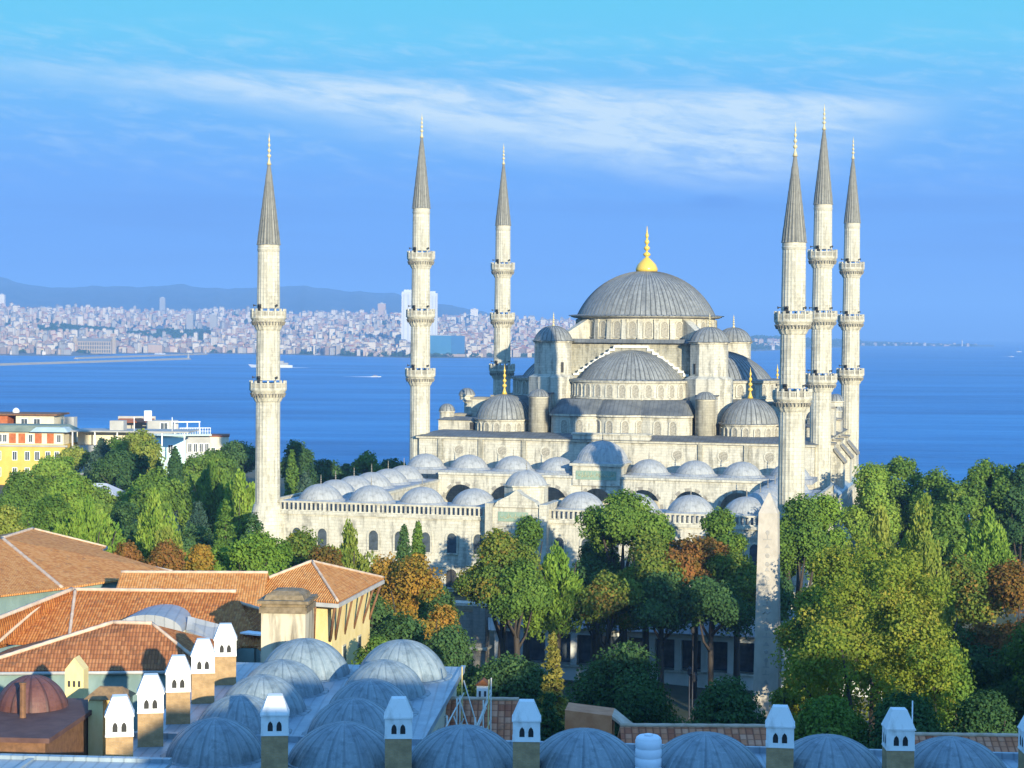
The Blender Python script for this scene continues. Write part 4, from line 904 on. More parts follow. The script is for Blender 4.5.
# --- roofs on the right behind the domes
def lean_roof(lbl, px0, py0, px1, py1, zr, ze, run, mname, wall='cream'):
    g_ = G('tiled_outbuilding', lbl, 'building'); a_, b_ = P(px0, py0, zr), P(px1, py1, zr); d = (b_-a_).normalized(); f_ = Vector((d.y, -d.x, 0))
    c_, e_ = a_+f_*run-up*(zr-ze), b_+f_*run-up*(zr-ze); h_, i_ = a_-f_*run*.8-up*(zr-ze)*.8, b_-f_*run*.8-up*(zr-ze)*.8
    tile_face([c_, e_, b_, a_], mname, 'roof', g_); tile_face([i_, h_, a_, b_], mname, 'roof', g_); ridge(g_, a_, b_, .14); walls(g_, [c_, e_, i_, h_], 31, wall, .4); return g_
lean_roof('long low roof of striped red pan tiles beyond the white tank', 620, 726, 772, 727, 46.8, 45.0, 3.6, 'tile_stripe')
lean_roof('long low roof of dark pan tiles at the lower right, right of the turned chimney', 912, 735, 1075, 737, 46.4, 44.6, 3.6, 'tile_stripe')
lean_roof('steep striped tile roof behind the scaffolding and the white-headed chimney', 442, 699, 519, 700, 46.9, 43.2, 4.6, 'tile_stripe')
tw = G('garden_wall', 'sloping terracotta plastered wall below the golden conifer', 'wall')
a_, b_, c_ = P(565, 710, 46.2), P(612, 716, 46.0), P(616, 735, 45.0); d_ = Vector((.3, 2.5, 0))
MB().hexa([(p.x, p.y, 34) for p in (a_, b_, b_+d_, a_+d_)], [a_, b_, b_+d_, a_+d_]).build('wall', M['terracotta_wall'], tw)
MB().hexa([b_-up*.2, P(634, 736, 44.9), P(634, 736, 44.9)+d_, b_-up*.2+d_], [b_, P(634, 734, 45.2), P(634, 734, 45.2)+d_, b_+d_]).build('coping', M['ridge'], tw)
p_ = P(483, 697, 46.6); sc_ = thing('chimney', 'small white gable-topped chimney with two dark openings beside the scaffolding', 'chimney', (p_.x, p_.y, 40), FA)
MB().box(-.38, .38, -.38, .38, 0, 7.4).build('shaft', M['white'], sc_)
MB().hexa([(-.5,-.45,7.4),(.5,-.45,7.4),(0,-.45,7.8)], [(-.5,.45,7.4),(.5,.45,7.4),(0,.45,7.8)]).build('gable_cap', M['tile_old'], sc_)
om = MB().box(-.07, .07, -.40, -.38, 6.65, 7.05).mesh('opening', M['dark'])
for q in (-.17, .17): put('opening', om, sc_, (q, 0, 0))
# scaffolding beside the lead roof
sf = thing('scaffolding', 'thin ochre and white scaffold poles against the end wall of the lead-roofed wing', 'scaffolding', (*f2w(-3.6, 16), 36), FA)
rs = random.Random(4)
for i in range(7):
    for j in range(2):
        h_ = 10.2+rs.uniform(0, 2.4)+(1.0 if i > 4 else 0); x_ = -.9+1.7*j
        MB().tube([(x_, -7+i*2.2, 0), (x_+rs.uniform(-.1, .1), -7+i*2.2, h_)], .045, 5).build('upright', M['pole_yellow' if (i+j) % 3 == 0 else 'pole_white'], sf)
for z_ in (8.0, 10.0, 11.6):
    for j in range(2): MB().tube([(-.9+1.7*j, -7.3, z_), (-.9+1.7*j, 6.6, z_)], .045, 5).build('ledger', M['pole_white'], sf)
for i in range(9): MB().tube([(-.9 if i % 2 else .9, -7+i*1.5, 7.2), (.9 if i % 2 else -.9, -5.5+i*1.5, 10.4+.25*i)], .045, 5).build('brace', M['pole_white'], sf)

# ================================================================== HIPPODROME
ob = thing('obelisk', 'tall granite obelisk with carved signs rising through the trees in front of the courtyard', 'obelisk', (23.7, 175.0, 29.35), R_(-14))
MB().box(-2.2, 2.2, -2.2, 2.2, 0, 2.6).box(-1.75, 1.75, -1.75, 1.75, 2.6, 5.2).build('pedestal', M['stone_dark'], ob)
h0_, h1_, h2_ = 5.6, 24.3, 26.1
MB().hexa([(-1.2,-1.2,h0_),(1.2,-1.2,h0_),(1.2,1.2,h0_),(-1.2,1.2,h0_)], [(-.86,-.86,h1_),(.86,-.86,h1_),(.86,.86,h1_),(-.86,.86,h1_)]).build('shaft', M['granite'], ob)
MB().hexa([(-.86,-.86,h1_),(.86,-.86,h1_),(.86,.86,h1_),(-.86,.86,h1_)], [(-.06,-.06,h2_),(.06,-.06,h2_),(.06,.06,h2_),(-.06,.06,h2_)]).build('pyramidion', M['granite'], ob)
mb = MB(); rg = random.Random(11); z_ = 8.0
while z_ < 23.0:                                     # worn signs cut in one column down the face
    s_ = 1.2-.34*(z_-h0_)/(h1_-h0_); yy = -s_-.005; kx = rg.choice('abcd'); w_ = rg.uniform(.28, .42)
    if kx == 'a': mb.lathe([(.0+.22, 0), (.2, .03)], 10); vs_ = mb.v[-20:]; mb.v[-20:] = [(x*.9, yy-y*0-zq*.6, z_+y) for x, y, zq in vs_]
    elif kx == 'b': mb.box(-w_, w_, yy-.02, yy+.02, z_-.05, z_+.05); mb.box(-.05, .05, yy-.023, yy+.02, z_+.05, z_+.4)
    elif kx == 'c': mb.tube([(-w_, yy, z_), (-w_*.3, yy, z_+.25), (w_*.3, yy, z_), (w_, yy, z_+.25)], .05, 4)
    else: mb.hexa([(-w_*.8, yy-.02, z_-.1), (w_*.8, yy-.02, z_-.1), (0, yy-.02, z_+.3)], [(-w_*.8, yy+.02, z_-.1), (w_*.8, yy+.02, z_-.1), (0, yy+.02, z_+.3)])
    z_ += rg.uniform(.55, .8)
mb.build('carved_signs', M['granite_dark'], ob)

sh = thing('shop_row', 'low stone shop row with a pale lead roof and dark openings behind the trees', 'building', (*m2w(0, -20), 27.5), AL)
zq = lambda z: z-27.5
mb = MB(); u0, u1 = 2.4, 48.0
mb.box(u0, u1, 1.0, 9.4, 0, zq(35.0)); mb.box(u0, u1, -.15, .98, 0, zq(30.6)); mb.box(u0-.3, u1+.3, -.5, 9.8, zq(35.0), zq(35.25), 1); mb.box(u0, u1, -.3, .995, zq(30.6), zq(30.85), 1)
u = u0
while u < u1-.5: mb.box(u, u+.75, -.1, 1.3, zq(30.85), zq(34.45)); u += 3.1
mb.box(u0, u1, -.12, 1.25, zq(34.45), zq(34.996))
mb.build('wall', [M['cream_grey'], M['stone_trim']], sh)
gm = MB().box(0, 2.2, 0, .08, 0, 3.4).mesh('shop_window', M['glassdark'])
u = u0+.8
while u < u1-3: put('shop_window', gm, sh, (u, .9, zq(30.95))); u += 3.1
MB().hexa([(u0-.5,-.7,zq(35.25)),(u1+.5,-.7,zq(35.25)),(u1+.5,10,zq(35.25)),(u0-.5,10,zq(35.25))], [(u0-.4,4.4,zq(37.9)),(u1+.4,4.4,zq(37.9)),(u1+.4,4.8,zq(37.9)),(u0-.4,4.8,zq(37.9))]).build('roof', M['lead_flat_pale'], sh)
gw = thing('stone_gateway', 'weathered stone gateway with an arched panel between two piers left of the shop row', 'gate', (*m2w(-1.6, -21), 28), AL)
mb = MB(); mb.box(-5.5, -4.2, 0, 1.6, 0, 9.2); mb.box(1.6, 3.1, -.2, 1.8, 0, 9.4); mb.box(-4.2, 1.6, .3, 1.4, 0, 8.6); mb.box(-5.7, 3.3, -.3, 1.9, 9.4, 9.7, 1); mb.box(1.3, 3.4, -.5, 2.0, 4.2, 4.5, 1)
mb.build('wall', [M['stone_dark'], M['stone_trim']], gw)
MB().hexa([(x-1.3, .22, z+3.2) for x, z in arch_pts(3.6, 4.4)], [(x-1.3, .32, z+3.2) for x, z in arch_pts(3.6, 4.4)]).build('arch_panel', M['stone'], gw)
for lbl, px_, py_, mm in (('crimson cloth hung among the branches above the shop row', 506, 615, 'red_cloth'), ('pale pink cloth hung beside the tree fork above the shop row', 513, 622, 'pink_cloth'), ('small white cloth hung left of the dark tree trunk', 494, 624, 'white_metal')):
    p = at_d(px_, py_, 226); mb = MB(); kx = 8
    vs_ = [(-.7+1.4*i/kx, .12*sin(i*1.9), z) for z in (-.75, .75) for i in range(kx+1)]
    mb.hexa([(x, y-.03, -.75) for x, y, z in vs_[:kx+1]]+[(x, y+.03, -.75) for x, y, z in vs_[:kx+1]][::-1], [(x, y-.03, .75) for x, y, z in vs_[:kx+1]]+[(x, y+.03, .75) for x, y, z in vs_[:kx+1]][::-1])
    o = thing('hanging_cloth', lbl, 'cloth', (p.x, p.y, p.z), AL, 'cloths hung over the shop row'); mb.build('cloth', M[mm], o)
    MB().tube([(-.75, 0, .8), (.75, 0, .8)], .03, 5).build('rail', M['steel'], o); MB().tube([(-.75, 0, .8), (-.75, 0, ground(p.x, p.y)-p.z)], .04, 5).build('post', M['steel'], o)
def lamp(lbl, px_, pt, D, two):
    p = at_d(px_, pt, D); zg = ground(p.x, p.y); h = p.z-zg; o = thing('street_lamp', lbl, 'street lamp', (p.x, p.y, zg), 0, 'street lamps by the obelisk')
    MB().tube([(0,0,0),(0,0,.6),(0,0,.65),(0,0,h)], [.16,.14,.08,.06], 8).build('post', M['steel'], o)
    MB().lathe([(.10, h-.1), (.24, h+.05), (.2, h+.55), (.28, h+.58), (.05, h+.8)], 8, 0, False).build('lantern', M['steel'], o)
    if two: MB().lathe([(.2, h*.38), (.3, h*.40), (.26, h*.47), (.1, h*.5)], 8, 0, False, (.25, 0)).build('lantern', M['steel'], o)
lamp('taller dark iron lamp post left of the obelisk', 693, 633, 206, True); lamp('shorter dark iron lamp post standing beside the taller one', 689.5, 674, 200, False)
p = at_d(683, 706, 188); wr = tag(MB().box(-3.5, 3.5, -.2, .2, 0, 1.2).box(-3.6, 3.6, -.28, .28, 1.2, 1.36).box(-3.6, -3.2, -.3, .3, 0, 1.5).build('low_wall', M['stone_trim'], None, (p.x-1, p.y, ground(p.x, p.y)+.5)), 'low pale stone wall between the round dark bush and the lamp posts', 'wall')
# unseen plain blocks added outside the frame, sized and spaced to shade the nearest roofs
for lbl, x0, x1, zt in (('unseen plain building added beside the viewpoint to shade the near roofs, middle of three', 21.5, 49.2, 68.2), ('unseen low wing added beside the viewpoint to shade the near domes, lowest of three', 12.5, 21.3, 66.3), ('unseen plain building added beside the viewpoint to cast shade, rightmost of three', 53.6, 74, 71.0)):
    hb = thing('shade_building', lbl, 'building', ((x0+x1)/2, 16, 30)); w = (x1-x0)/2; h = zt-30
    MB().box(-w, w, -6, 6, 0, h-.5).build('wall', M['cream'], hb); MB().box(-w-.3, w+.3, -6.3, 6.3, h-.5, h).build('roof', M['lead_flat'], hb)
    for i in range(4):
        for j in range(5): put('window', wm_, hb, (-w+3+i*5.2, -6.02, 3.5+j*6.2))

# ================================================================== TREES
def quads_mesh(name, C, U, V, tint, mats):
    """C centres, U/V half axes (numpy n x 3): one small four-cornered leaf spray per row"""
    k = len(C); co = np.empty((k, 4, 3)); co[:, 0] = C-U*.55-V; co[:, 1] = C+U-V*.35; co[:, 2] = C+U*.45+V; co[:, 3] = C-U+V*.3
    me = bpy.data.meshes.new(name); me.vertices.add(4*k); me.vertices.foreach_set('co', co.ravel().astype(np.float32))
    me.loops.add(4*k); me.loops.foreach_set('vertex_index', np.arange(4*k, dtype=np.int32))
    me.polygons.add(k); me.polygons.foreach_set('loop_start', np.arange(0, 4*k, 4, dtype=np.int32)); me.polygons.foreach_set('loop_total', np.full(k, 4, dtype=np.int32))
    at = me.attributes.new('tint', 'FLOAT', 'FACE'); at.data.foreach_set('value', np.clip(tint, 0, 1).astype(np.float32))
    me.materials.append(mats); me.update(); me.validate(); return me
def unit(a): return a/np.maximum(np.linalg.norm(a, axis=1, keepdims=True), 1e-6)
def crown(kind, seed, mat, R, H, D):
    """a crown of radius R and height H metres, built from clumps of small leaf sprays; base at z = 0"""
    g = np.random.default_rng(seed); ls = .125*(D/200)**.8*(1.15 if kind in ('brush', 'conifer') else 1.0)
    area = 2*PI*R*(H*.8+R*.6); cr = min(1.25, .30*R+.18)*(D/200)**.15
    if kind == 'conifer': cr *= .8
    if kind == 'cypress': cr = .55*R
    nc = int(min(240, max(34, area/(cr*cr)*{'broad': 1.15, 'bush': 1.1, 'loose': .62, 'brush': 1.15, 'conifer': 1.3, 'cypress': 1.3}[kind])))
    CC = np.empty((nc, 3)); RR = cr*g.uniform(.65, 1.25, nc); AX = np.ones((nc, 3))
    ang = g.uniform(0, 2*PI, nc); q = g.uniform(.25, 1, nc)**.42
    lob = 1+.16*np.sin(3*ang+seed)+.10*np.sin(5*ang+seed*2.3)
    if kind in ('broad', 'loose'):                   # several unequal boughs, each its own rounded mass, with gaps between
        nl = int(g.integers(6, 10)); vz = min(1.35, max(.75, H/(2*R))); LB = [(0, 0, H-.58*R*vz, .55*R)]
        for i in range(nl):
            a_ = 2*PI*i/nl+g.uniform(-.5, .5); rl = R*g.uniform(.30, .50); dd = (R-rl)*g.uniform(.72, 1.06); zz = H*g.uniform(.24, .70)
            LB.append((dd*math.cos(a_), dd*math.sin(a_), min(max(zz, rl*vz*.7), H-rl*vz*1.05), rl))
        LB = np.array(LB); li = g.choice(len(LB), nc, p=LB[:, 3]**2/(LB[:, 3]**2).sum()); d0 = unit(g.normal(size=(nc, 3))+np.array([0, 0, .25])); qq = g.uniform(.3, 1, nc)**.45
        CC[:] = LB[li, :3]+d0*(np.maximum(LB[li, 3]-cr*.45, .15)*qq)[:, None]*np.array([1, 1, vz]); CC[:, 2] = np.clip(CC[:, 2], cr*.3, H-cr*.55); AX[:, 2] = .85
        r = np.hypot(CC[:, 0], CC[:, 1]); ang = np.arctan2(CC[:, 1], CC[:, 0])
    elif kind == 'bush':
        h = g.uniform(0, 1, nc); prof = np.clip(1-h**2.4, .02, 1)**.5; r = (R-cr*.7)*prof*q*lob; CC[:, 2] = h*(H-cr*.8); AX[:, 2] = .85
    elif kind == 'brush':
        nl = int(g.integers(7, 11)); LB = []          # upswept plumes of different heights
        for i in range(nl):
            a_ = 2*PI*i/nl+g.uniform(-.5, .5); rb_ = 0 if i == 0 else R*g.uniform(.30, .68); LB.append((rb_*math.cos(a_), rb_*math.sin(a_), H*(1 if i == 0 else g.uniform(.62, .97)*(1-.18*rb_/R)), R*g.uniform(.30, .44)))
        LB = np.array(LB); li = g.choice(nl, nc, p=(LB[:, 2]*LB[:, 3])/(LB[:, 2]*LB[:, 3]).sum()); h = g.uniform(.02, 1, nc)**.85
        prof = np.clip(1-np.abs(1.5*h-.5)**2, .02, 1)**.6*np.where(h < .15, .6+2.6*h, 1); a2 = g.uniform(0, 2*PI, nc); rr0 = LB[li, 3]*prof*q; out_ = .75+.4*h
        X0 = LB[li, 0]*out_+rr0*np.cos(a2); Y0 = LB[li, 1]*out_+rr0*np.sin(a2); CC[:, 2] = h*(LB[li, 2]-cr*1.5)+cr*.3; AX[:] = (.6, .6, 1.6); RR *= .85
        r = np.hypot(X0, Y0); ang = np.arctan2(Y0, X0)
    elif kind == 'conifer':
        h = g.uniform(0, 1, nc)**1.3; r = (R-cr*.4)*(1-h)**.8*q; CC[:, 2] = h*(H-cr*.5)+.1; AX[:] = (1.2, 1.2, .55); RR *= .45+.75*(1-h)
    else:
        h = g.uniform(0, 1, nc); prof = np.minimum(1, h*6+.4)*(1-h**1.9)**.7; r = R*.6*prof*q; CC[:, 2] = h*(H-cr*.9); AX[:, 2] = 1.7; RR = cr*(.35+.65*prof)
    CC[:, 0] = r*np.cos(ang); CC[:, 1] = r*np.sin(ang)
    w = RR**2; tot = int(min(30000, max(2500, area*(2.9 if kind != 'loose' else 1.7)/(ls*ls*2.2))))
    idx = g.choice(nc, tot, p=w/w.sum()); d = unit(g.normal(size=(tot, 3))); rad = g.uniform(.2, 1.0, tot)**.4
    C = CC[idx]+d*(RR[idx]*rad)[:, None]*AX[idx]
    outw = unit(np.stack([CC[idx, 0], CC[idx, 1], CC[idx, 2]-H*.45], 1)); nrm = unit(d*.7+outw*.35+g.normal(size=C.shape)*.5+np.array([0, 0, .2]))
    U = unit(np.cross(nrm, unit(g.normal(size=C.shape)))); V = np.cross(nrm, U); s_ = ls*g.uniform(.6, 1.45, tot)[:, None]
    if kind == 'brush':
        V = unit(V*.5+outw*.5+np.array([0, 0, .9])); U = unit(np.cross(nrm, V)); U = U*.62; V = V*1.5
    elif kind == 'conifer': U = U*1.3; V = V*.6
    ct = np.clip(g.normal(.5, .24, nc), 0, 1); tint = ct[idx]*.72+g.uniform(0, .32, tot)
    return quads_mesh('crown', C, U*s_, V*s_, tint, M[mat])
def trunk_mesh(h, hc, R, seed, conif=False):
    g = random.Random(seed); mb = MB(); r = max(.13, .022*(h+hc)); bend = g.uniform(-.4, .4)
    top = h+hc*(.85 if conif else .45); pts = [(0, 0, -.4), (bend*.3, 0, h*.4), (bend, bend*.4, h), (bend*.8, bend*.5, top)]
    mb.tube(pts, [r*1.25, r, r*.8, r*.2], 7)
    if not conif:
        for i in range(5):
            a = 2*PI*i/5+g.uniform(-.4, .4); z0 = h*(.75+.25*g.random()); q = R*g.uniform(.45, .75)
            mb.tube([(bend*.8, bend*.3, z0), (bend+q*.45*cos(a), q*.45*sin(a), z0+hc*.22), (q*cos(a), q*sin(a), h+hc*g.uniform(.4, .75))], [r*.6, r*.4, r*.12], 5)
    return mb.mesh('trunk', M['bark'])
TREE_N = 0
def tree(px, ytop, wpx, D, hc, kind, mat, label, name='tree', cat='tree', dz=0, sy=1.0):
    """one tree whose crown top is seen at (px, ytop) from the viewpoint and which stands D metres away"""
    global TREE_N; TREE_N += 1
    p = at_d(px, ytop, D); zg = ground(p.x, p.y)+dz; R = 1.08*wpx*D/F_PX/2
    hc = min(hc, p.z-zg-.15); h = p.z-zg-hc
    t = thing(name, label, cat, (p.x, p.y, zg), 0)
    put('crown', crown(kind, TREE_N, mat, R, hc, D), t, (0, 0, h))
    put('trunk', trunk_mesh(max(h, .3), hc, R, TREE_N, kind in ('conifer', 'cypress')), t)
    return t
T = tree
# --- left, beyond the tiled roofs
T(8, 502, 52, 205, 10, 'broad', 'l_lime', 'bright yellow-green tree at the left edge above the faded orange roof')
T(52, 492, 62, 225, 12, 'broad', 'l_green', 'dense mid-green tree left of the pale-tipped big tree')
T(88, 488, 82, 220, 13, 'brush', 'l_bright', 'big fresh green tree with upswept plumes behind the roof peak')
T(22, 468, 66, 285, 11, 'broad', 'l_green', 'dark leafy tree below the yellow house at the left edge')
T(70, 470, 62, 300, 10, 'broad', 'l_bright', 'green tree between the yellow house and the small grey-roofed house')
T(124, 498, 50, 262, 12, 'loose', 'l_dark', 'dark shaded tree in front of the small grey-roofed house')
T(156, 484, 58, 232, 14, 'brush', 'l_bright', 'tall plume-like green tree above the rust bushes')
T(168, 520, 46, 212, 8, 'brush', 'l_lime', 'small pale plume-like tree right above the middle rust bush')
T(158, 466, 58, 300, 11, 'broad', 'l_green', 'rounded olive tree behind the plume-like tree, right of the grey roof')
T(198, 500, 46, 258, 13, 'conifer', 'l_blue', 'blue-green conifer in the dark gap right of the plume-like tree')
T(226, 498, 42, 232, 13, 'conifer', 'l_green', 'light green feathery conifer left of the first minaret foot')
T(214, 459, 74, 300, 13, 'brush', 'l_green', 'wide green tree left of the first minaret, below the apartment blocks')
T(240, 470, 50, 285, 14, 'brush', 'l_bright', 'yellowish plume tree touching the first minaret on its left')
T(196, 520, 60, 246, 10, 'broad', 'l_dark', 'low dark tree filling the gap above the right rust bush')
T(254, 510, 48, 228, 9, 'conifer', 'l_dark', 'dark conifer at the foot of the first minaret')
T(102, 437, 40, 385, 9, 'conifer', 'l_blue', 'blue-green cedar in front of the white house terrace', sy=1)
T(140, 428, 56, 380, 12, 'loose', 'l_lime', 'thin olive tree in front of the aqua apartment block')
T(120, 450, 60, 350, 8, 'broad', 'l_dark', 'dark green tree under the blue-green cedar')
T(175, 444, 19, 362, 9, 'cypress', 'l_dark', 'single pointed cypress in front of the aqua apartment block', 'cypress_tree')
T(52, 456, 42, 372, 5, 'broad', 'l_bright', 'low rounded bright tree against the yellow house wall')
T(150, 474, 70, 330, 8, 'broad', 'l_bright', 'sunlit light green tree under the cypress')
T(236, 440, 54, 430, 9, 'broad', 'l_dark', 'dark tree against the sea right of the apartment blocks')
T(214, 449, 46, 405, 8, 'broad', 'l_green', 'olive-green tree at the right end of the apartment blocks')
T(296, 438, 34, 395, 16, 'broad', 'l_dark', 'dark tall tree right behind the first minaret shaft')
T(292, 447, 17, 345, 16, 'cypress', 'l_green', 'slim olive cypress just right of the first minaret', 'cypress_tree')
T(322, 456, 42, 370, 14, 'broad', 'l_dark', 'dark tree behind the left courtyard domes, second from the minaret')
T(306, 470, 40, 330, 11, 'conifer', 'l_blue', 'blue-green conifer just above the leftmost courtyard dome')
T(346, 462, 34, 400, 12, 'conifer', 'l_dark', 'small dark conifer over the left courtyard domes')
T(367, 451, 30, 430, 7, 'broad', 'l_green', 'round olive treetop showing above the left courtyard domes near the second minaret')
T(392, 460, 30, 440, 7, 'broad', 'l_dark', 'dark treetop just left of the second minaret')
T(98, 486, 44, 318, 7, 'broad', 'l_green', 'green tree right in front of the small grey-roofed house')
T(76, 446, 34, 408, 6, 'broad', 'l_lime', 'climbing yellow-green tree at the right end of the yellow house')
T(122, 436, 44, 405, 8, 'loose', 'l_green', 'loose green tree in front of the white terrace house')
T(196, 452, 40, 395, 9, 'broad', 'l_green', 'round green tree at the foot of the aqua apartment block')
# --- between the tiled roofs and the courtyard wall
T(126, 541, 42, 196, 6, 'bush', 'l_rust', 'leftmost rust-red bush above the orange roof edge', 'bush', 'bush', dz=2)
T(166, 539, 46, 194, 6, 'bush', 'l_rust', 'middle rust-red bush, largest of three above the orange roof', 'bush', 'bush', dz=2)
T(201, 543, 36, 196, 6, 'bush', 'l_orange', 'rightmost rust bush, next to the round green tree', 'bush', 'bush', dz=2)
T(222, 540, 48, 198, 8, 'broad', 'l_bright', 'round bright green tree right of the rust bushes')
T(258, 529, 62, 192, 9, 'broad', 'l_bright', 'broad bright green tree above the pavilion roof')
T(302, 527, 56, 205, 10, 'broad', 'l_mixed', 'brown-tinged tree in front of the left courtyard wall')
T(326, 540, 50, 192, 9, 'broad', 'l_rust', 'rust-coloured tree behind the pavilion roof peak')
T(350, 518, 62, 212, 11, 'brush', 'l_lime', 'grey-green feathery tree against the left courtyard wall')
T(404, 521, 24, 218, 13, 'cypress', 'l_dark', 'left dark cypress of the pair against the courtyard wall', 'cypress_tree')
T(418, 517, 22, 222, 13, 'cypress', 'l_green', 'right greener cypress of the pair against the courtyard wall', 'cypress_tree')
T(386, 556, 62, 190, 12, 'broad', 'l_orange', 'smaller orange and green tree right of the pavilion')
T(418, 550, 84, 186, 15, 'loose', 'l_orange', 'large autumn orange tree in front of the cypress pair')
T(372, 590, 54, 176, 8, 'broad', 'l_dark', 'dark tree right of the bracketed pavilion wall')
T(402, 612, 62, 172, 7, 'bush', 'l_dark', 'low dark bush under the orange tree', 'bush', 'bush')
T(380, 634, 50, 160, 6, 'bush', 'l_green', 'clipped green bush behind the far dome of the lead roof', 'bush', 'bush')
T(448, 622, 66, 165, 8, 'bush', 'l_dark', 'dark green bush in front of the stone gateway', 'bush', 'bush')
T(440, 585, 44, 200, 10, 'broad', 'l_dark', 'shaded tree between the orange tree and the stone gateway')
T(500, 528, 84, 202, 10, 'broad', 'l_mixed', 'round-headed tree with a rust top left of the courtyard gate')
T(527, 514, 46, 224, 12, 'broad', 'l_green', 'upper green tree right in front of the courtyard gate')
T(556, 536, 66, 204, 10, 'brush', 'l_bright', 'yellow-green plume tree just right of the courtyard gate')
T(520, 560, 60, 198, 7.5, 'broad', 'l_green', 'lower green tree between the rust-topped and the plume tree')
T(592, 556, 62, 214, 8, 'broad', 'l_dark', 'dark tree right of the plume tree')
T(626, 489, 88, 216, 11, 'broad', 'l_green', 'big green tree hiding the courtyard balustrade in the middle')
T(600, 520, 44, 222, 11, 'broad', 'l_dark', 'shadowed left companion of the big middle tree')
T(648, 530, 64, 208, 9, 'loose', 'l_mixed', 'green and rust tree under the big middle tree')
T(610, 572, 70, 204, 7, 'broad', 'l_mixed', 'dark low tree with a rusty sprig left of the round dark bush')
T(719, 506, 48, 226, 11, 'broad', 'l_green', 'green tree standing alone before the balustrade left of the obelisk')
T(694, 538, 100, 214, 8, 'broad', 'l_rust', 'rust-orange tree left of the obelisk')
T(738, 548, 58, 210, 8, 'broad', 'l_mixed', 'rust-tipped tree right against the obelisk')
T(662, 572, 74, 204, 6.2, 'broad', 'l_dark', 'dark spreading tree with a forked trunk over the shop roof')
T(712, 576, 88, 203, 6.0, 'broad', 'l_dark', 'dark fork-trunked tree left of the obelisk above the shop openings')
T(768, 566, 60, 212, 7, 'broad', 'l_dark', 'dark tree behind the lower part of the obelisk')
T(628, 638, 112, 150, 12, 'broad', 'l_dark', 'large round dark bush beyond the terracotta wall', 'bush', 'bush')
T(512, 653, 92, 160, 7, 'bush', 'l_dark', 'broad dark bush beyond the small white chimney', 'bush', 'bush')
T(478, 664, 60, 170, 6, 'bush', 'l_green', 'green bush behind the scaffolding', 'bush', 'bush')
T(553, 630, 44, 138, 12, 'conifer', 'l_conifer_yellow', 'slender golden conifer left of the round dark bush', 'conifer_tree')
T(550, 690, 58, 124, 8, 'conifer', 'l_dark', 'dark young conifer at the foot of the golden one', 'conifer_tree')
T(728, 676, 88, 142, 9, 'bush', 'l_dark', 'dark bush at the foot of the obelisk', 'bush', 'bush')
T(795, 660, 46, 160, 9, 'loose', 'l_lime', 'pale green young tree right of the obelisk foot')
# --- right
T(816, 584, 66, 161, 13, 'broad', 'l_yellow', 'yellow-green tree nearest the obelisk on its right')
T(800, 490, 56, 222, 13, 'broad', 'l_green', 'green tree at the foot of the right courtyard minaret')
T(826, 490, 50, 226, 14, 'broad', 'l_bright', 'second green tree right of the courtyard minaret foot')
T(872, 520, 190, 146, 22, 'broad', 'l_yellow', 'huge yellowing plane tree dominating the right foreground')
T(924, 492, 96, 172, 22, 'brush', 'l_lime', 'tall yellow-green tree rising behind the huge plane tree')
T(838, 540, 92, 168, 16, 'broad', 'l_yellow', 'yellowing tree on the left flank of the huge plane tree')
T(880, 505, 80, 186, 18, 'brush', 'l_lime', 'olive-yellow treetop behind and above the huge plane tree')
T(902, 454, 92, 292, 17, 'broad', 'l_green', 'dense dark-topped green tree right of the hall against the sea')
T(936, 466, 60, 285, 15, 'broad', 'l_green', 'smaller green tree sloping down beside the sea gap')
T(872, 458, 54, 284, 15, 'broad', 'l_bright', 'green tree touching the right corner of the prayer hall')
T(990, 455, 92, 280, 17, 'broad', 'l_green', 'olive-green tree right of the sea gap')
T(1022, 462, 56, 275, 18, 'broad', 'l_dark', 'dark tree at the right edge against the sea')
T(950, 500, 66, 240, 15, 'broad', 'l_green', 'green tree filling the middle right behind the plane tree')
T(988, 508, 66, 235, 12, 'brush', 'l_bright', 'vivid green tree at the right')
T(1010, 556, 76, 172, 15, 'broad', 'l_rust', 'rust-red leaved tree at the right edge')
T(962, 552, 90, 186, 15, 'broad', 'l_mixed', 'green tree with rusty tips left of the rust-red tree')
T(966, 620, 90, 172, 12, 'broad', 'l_dark', 'shaded dark tree at the lower right')
T(1016, 640, 70, 165, 11, 'broad', 'l_dark', 'dark tree at the lower right edge')
T(948, 640, 60, 150, 9, 'bush', 'l_green', 'green bush right of the huge plane tree', 'bush', 'bush')
T(985, 690, 80, 138, 7, 'bush', 'l_dark', 'low dark bush above the dark tiled roof', 'bush', 'bush')
T(905, 690, 90, 134, 7, 'bush', 'l_dark', 'dark bush under the huge plane tree', 'bush', 'bush')
T(830, 692, 90, 136, 7, 'bush', 'l_green', 'green shrub at the left foot of the huge plane tree', 'bush', 'bush')
T(1060, 575, 110, 160, 20, 'broad', 'l_green', 'tall park tree just outside the right edge')
T(1115, 565, 130, 150, 22, 'broad', 'l_green', 'second tall park tree outside the right edge')
T(1190, 560, 150, 140, 22, 'broad', 'l_green', 'third tall park tree outside the right edge')

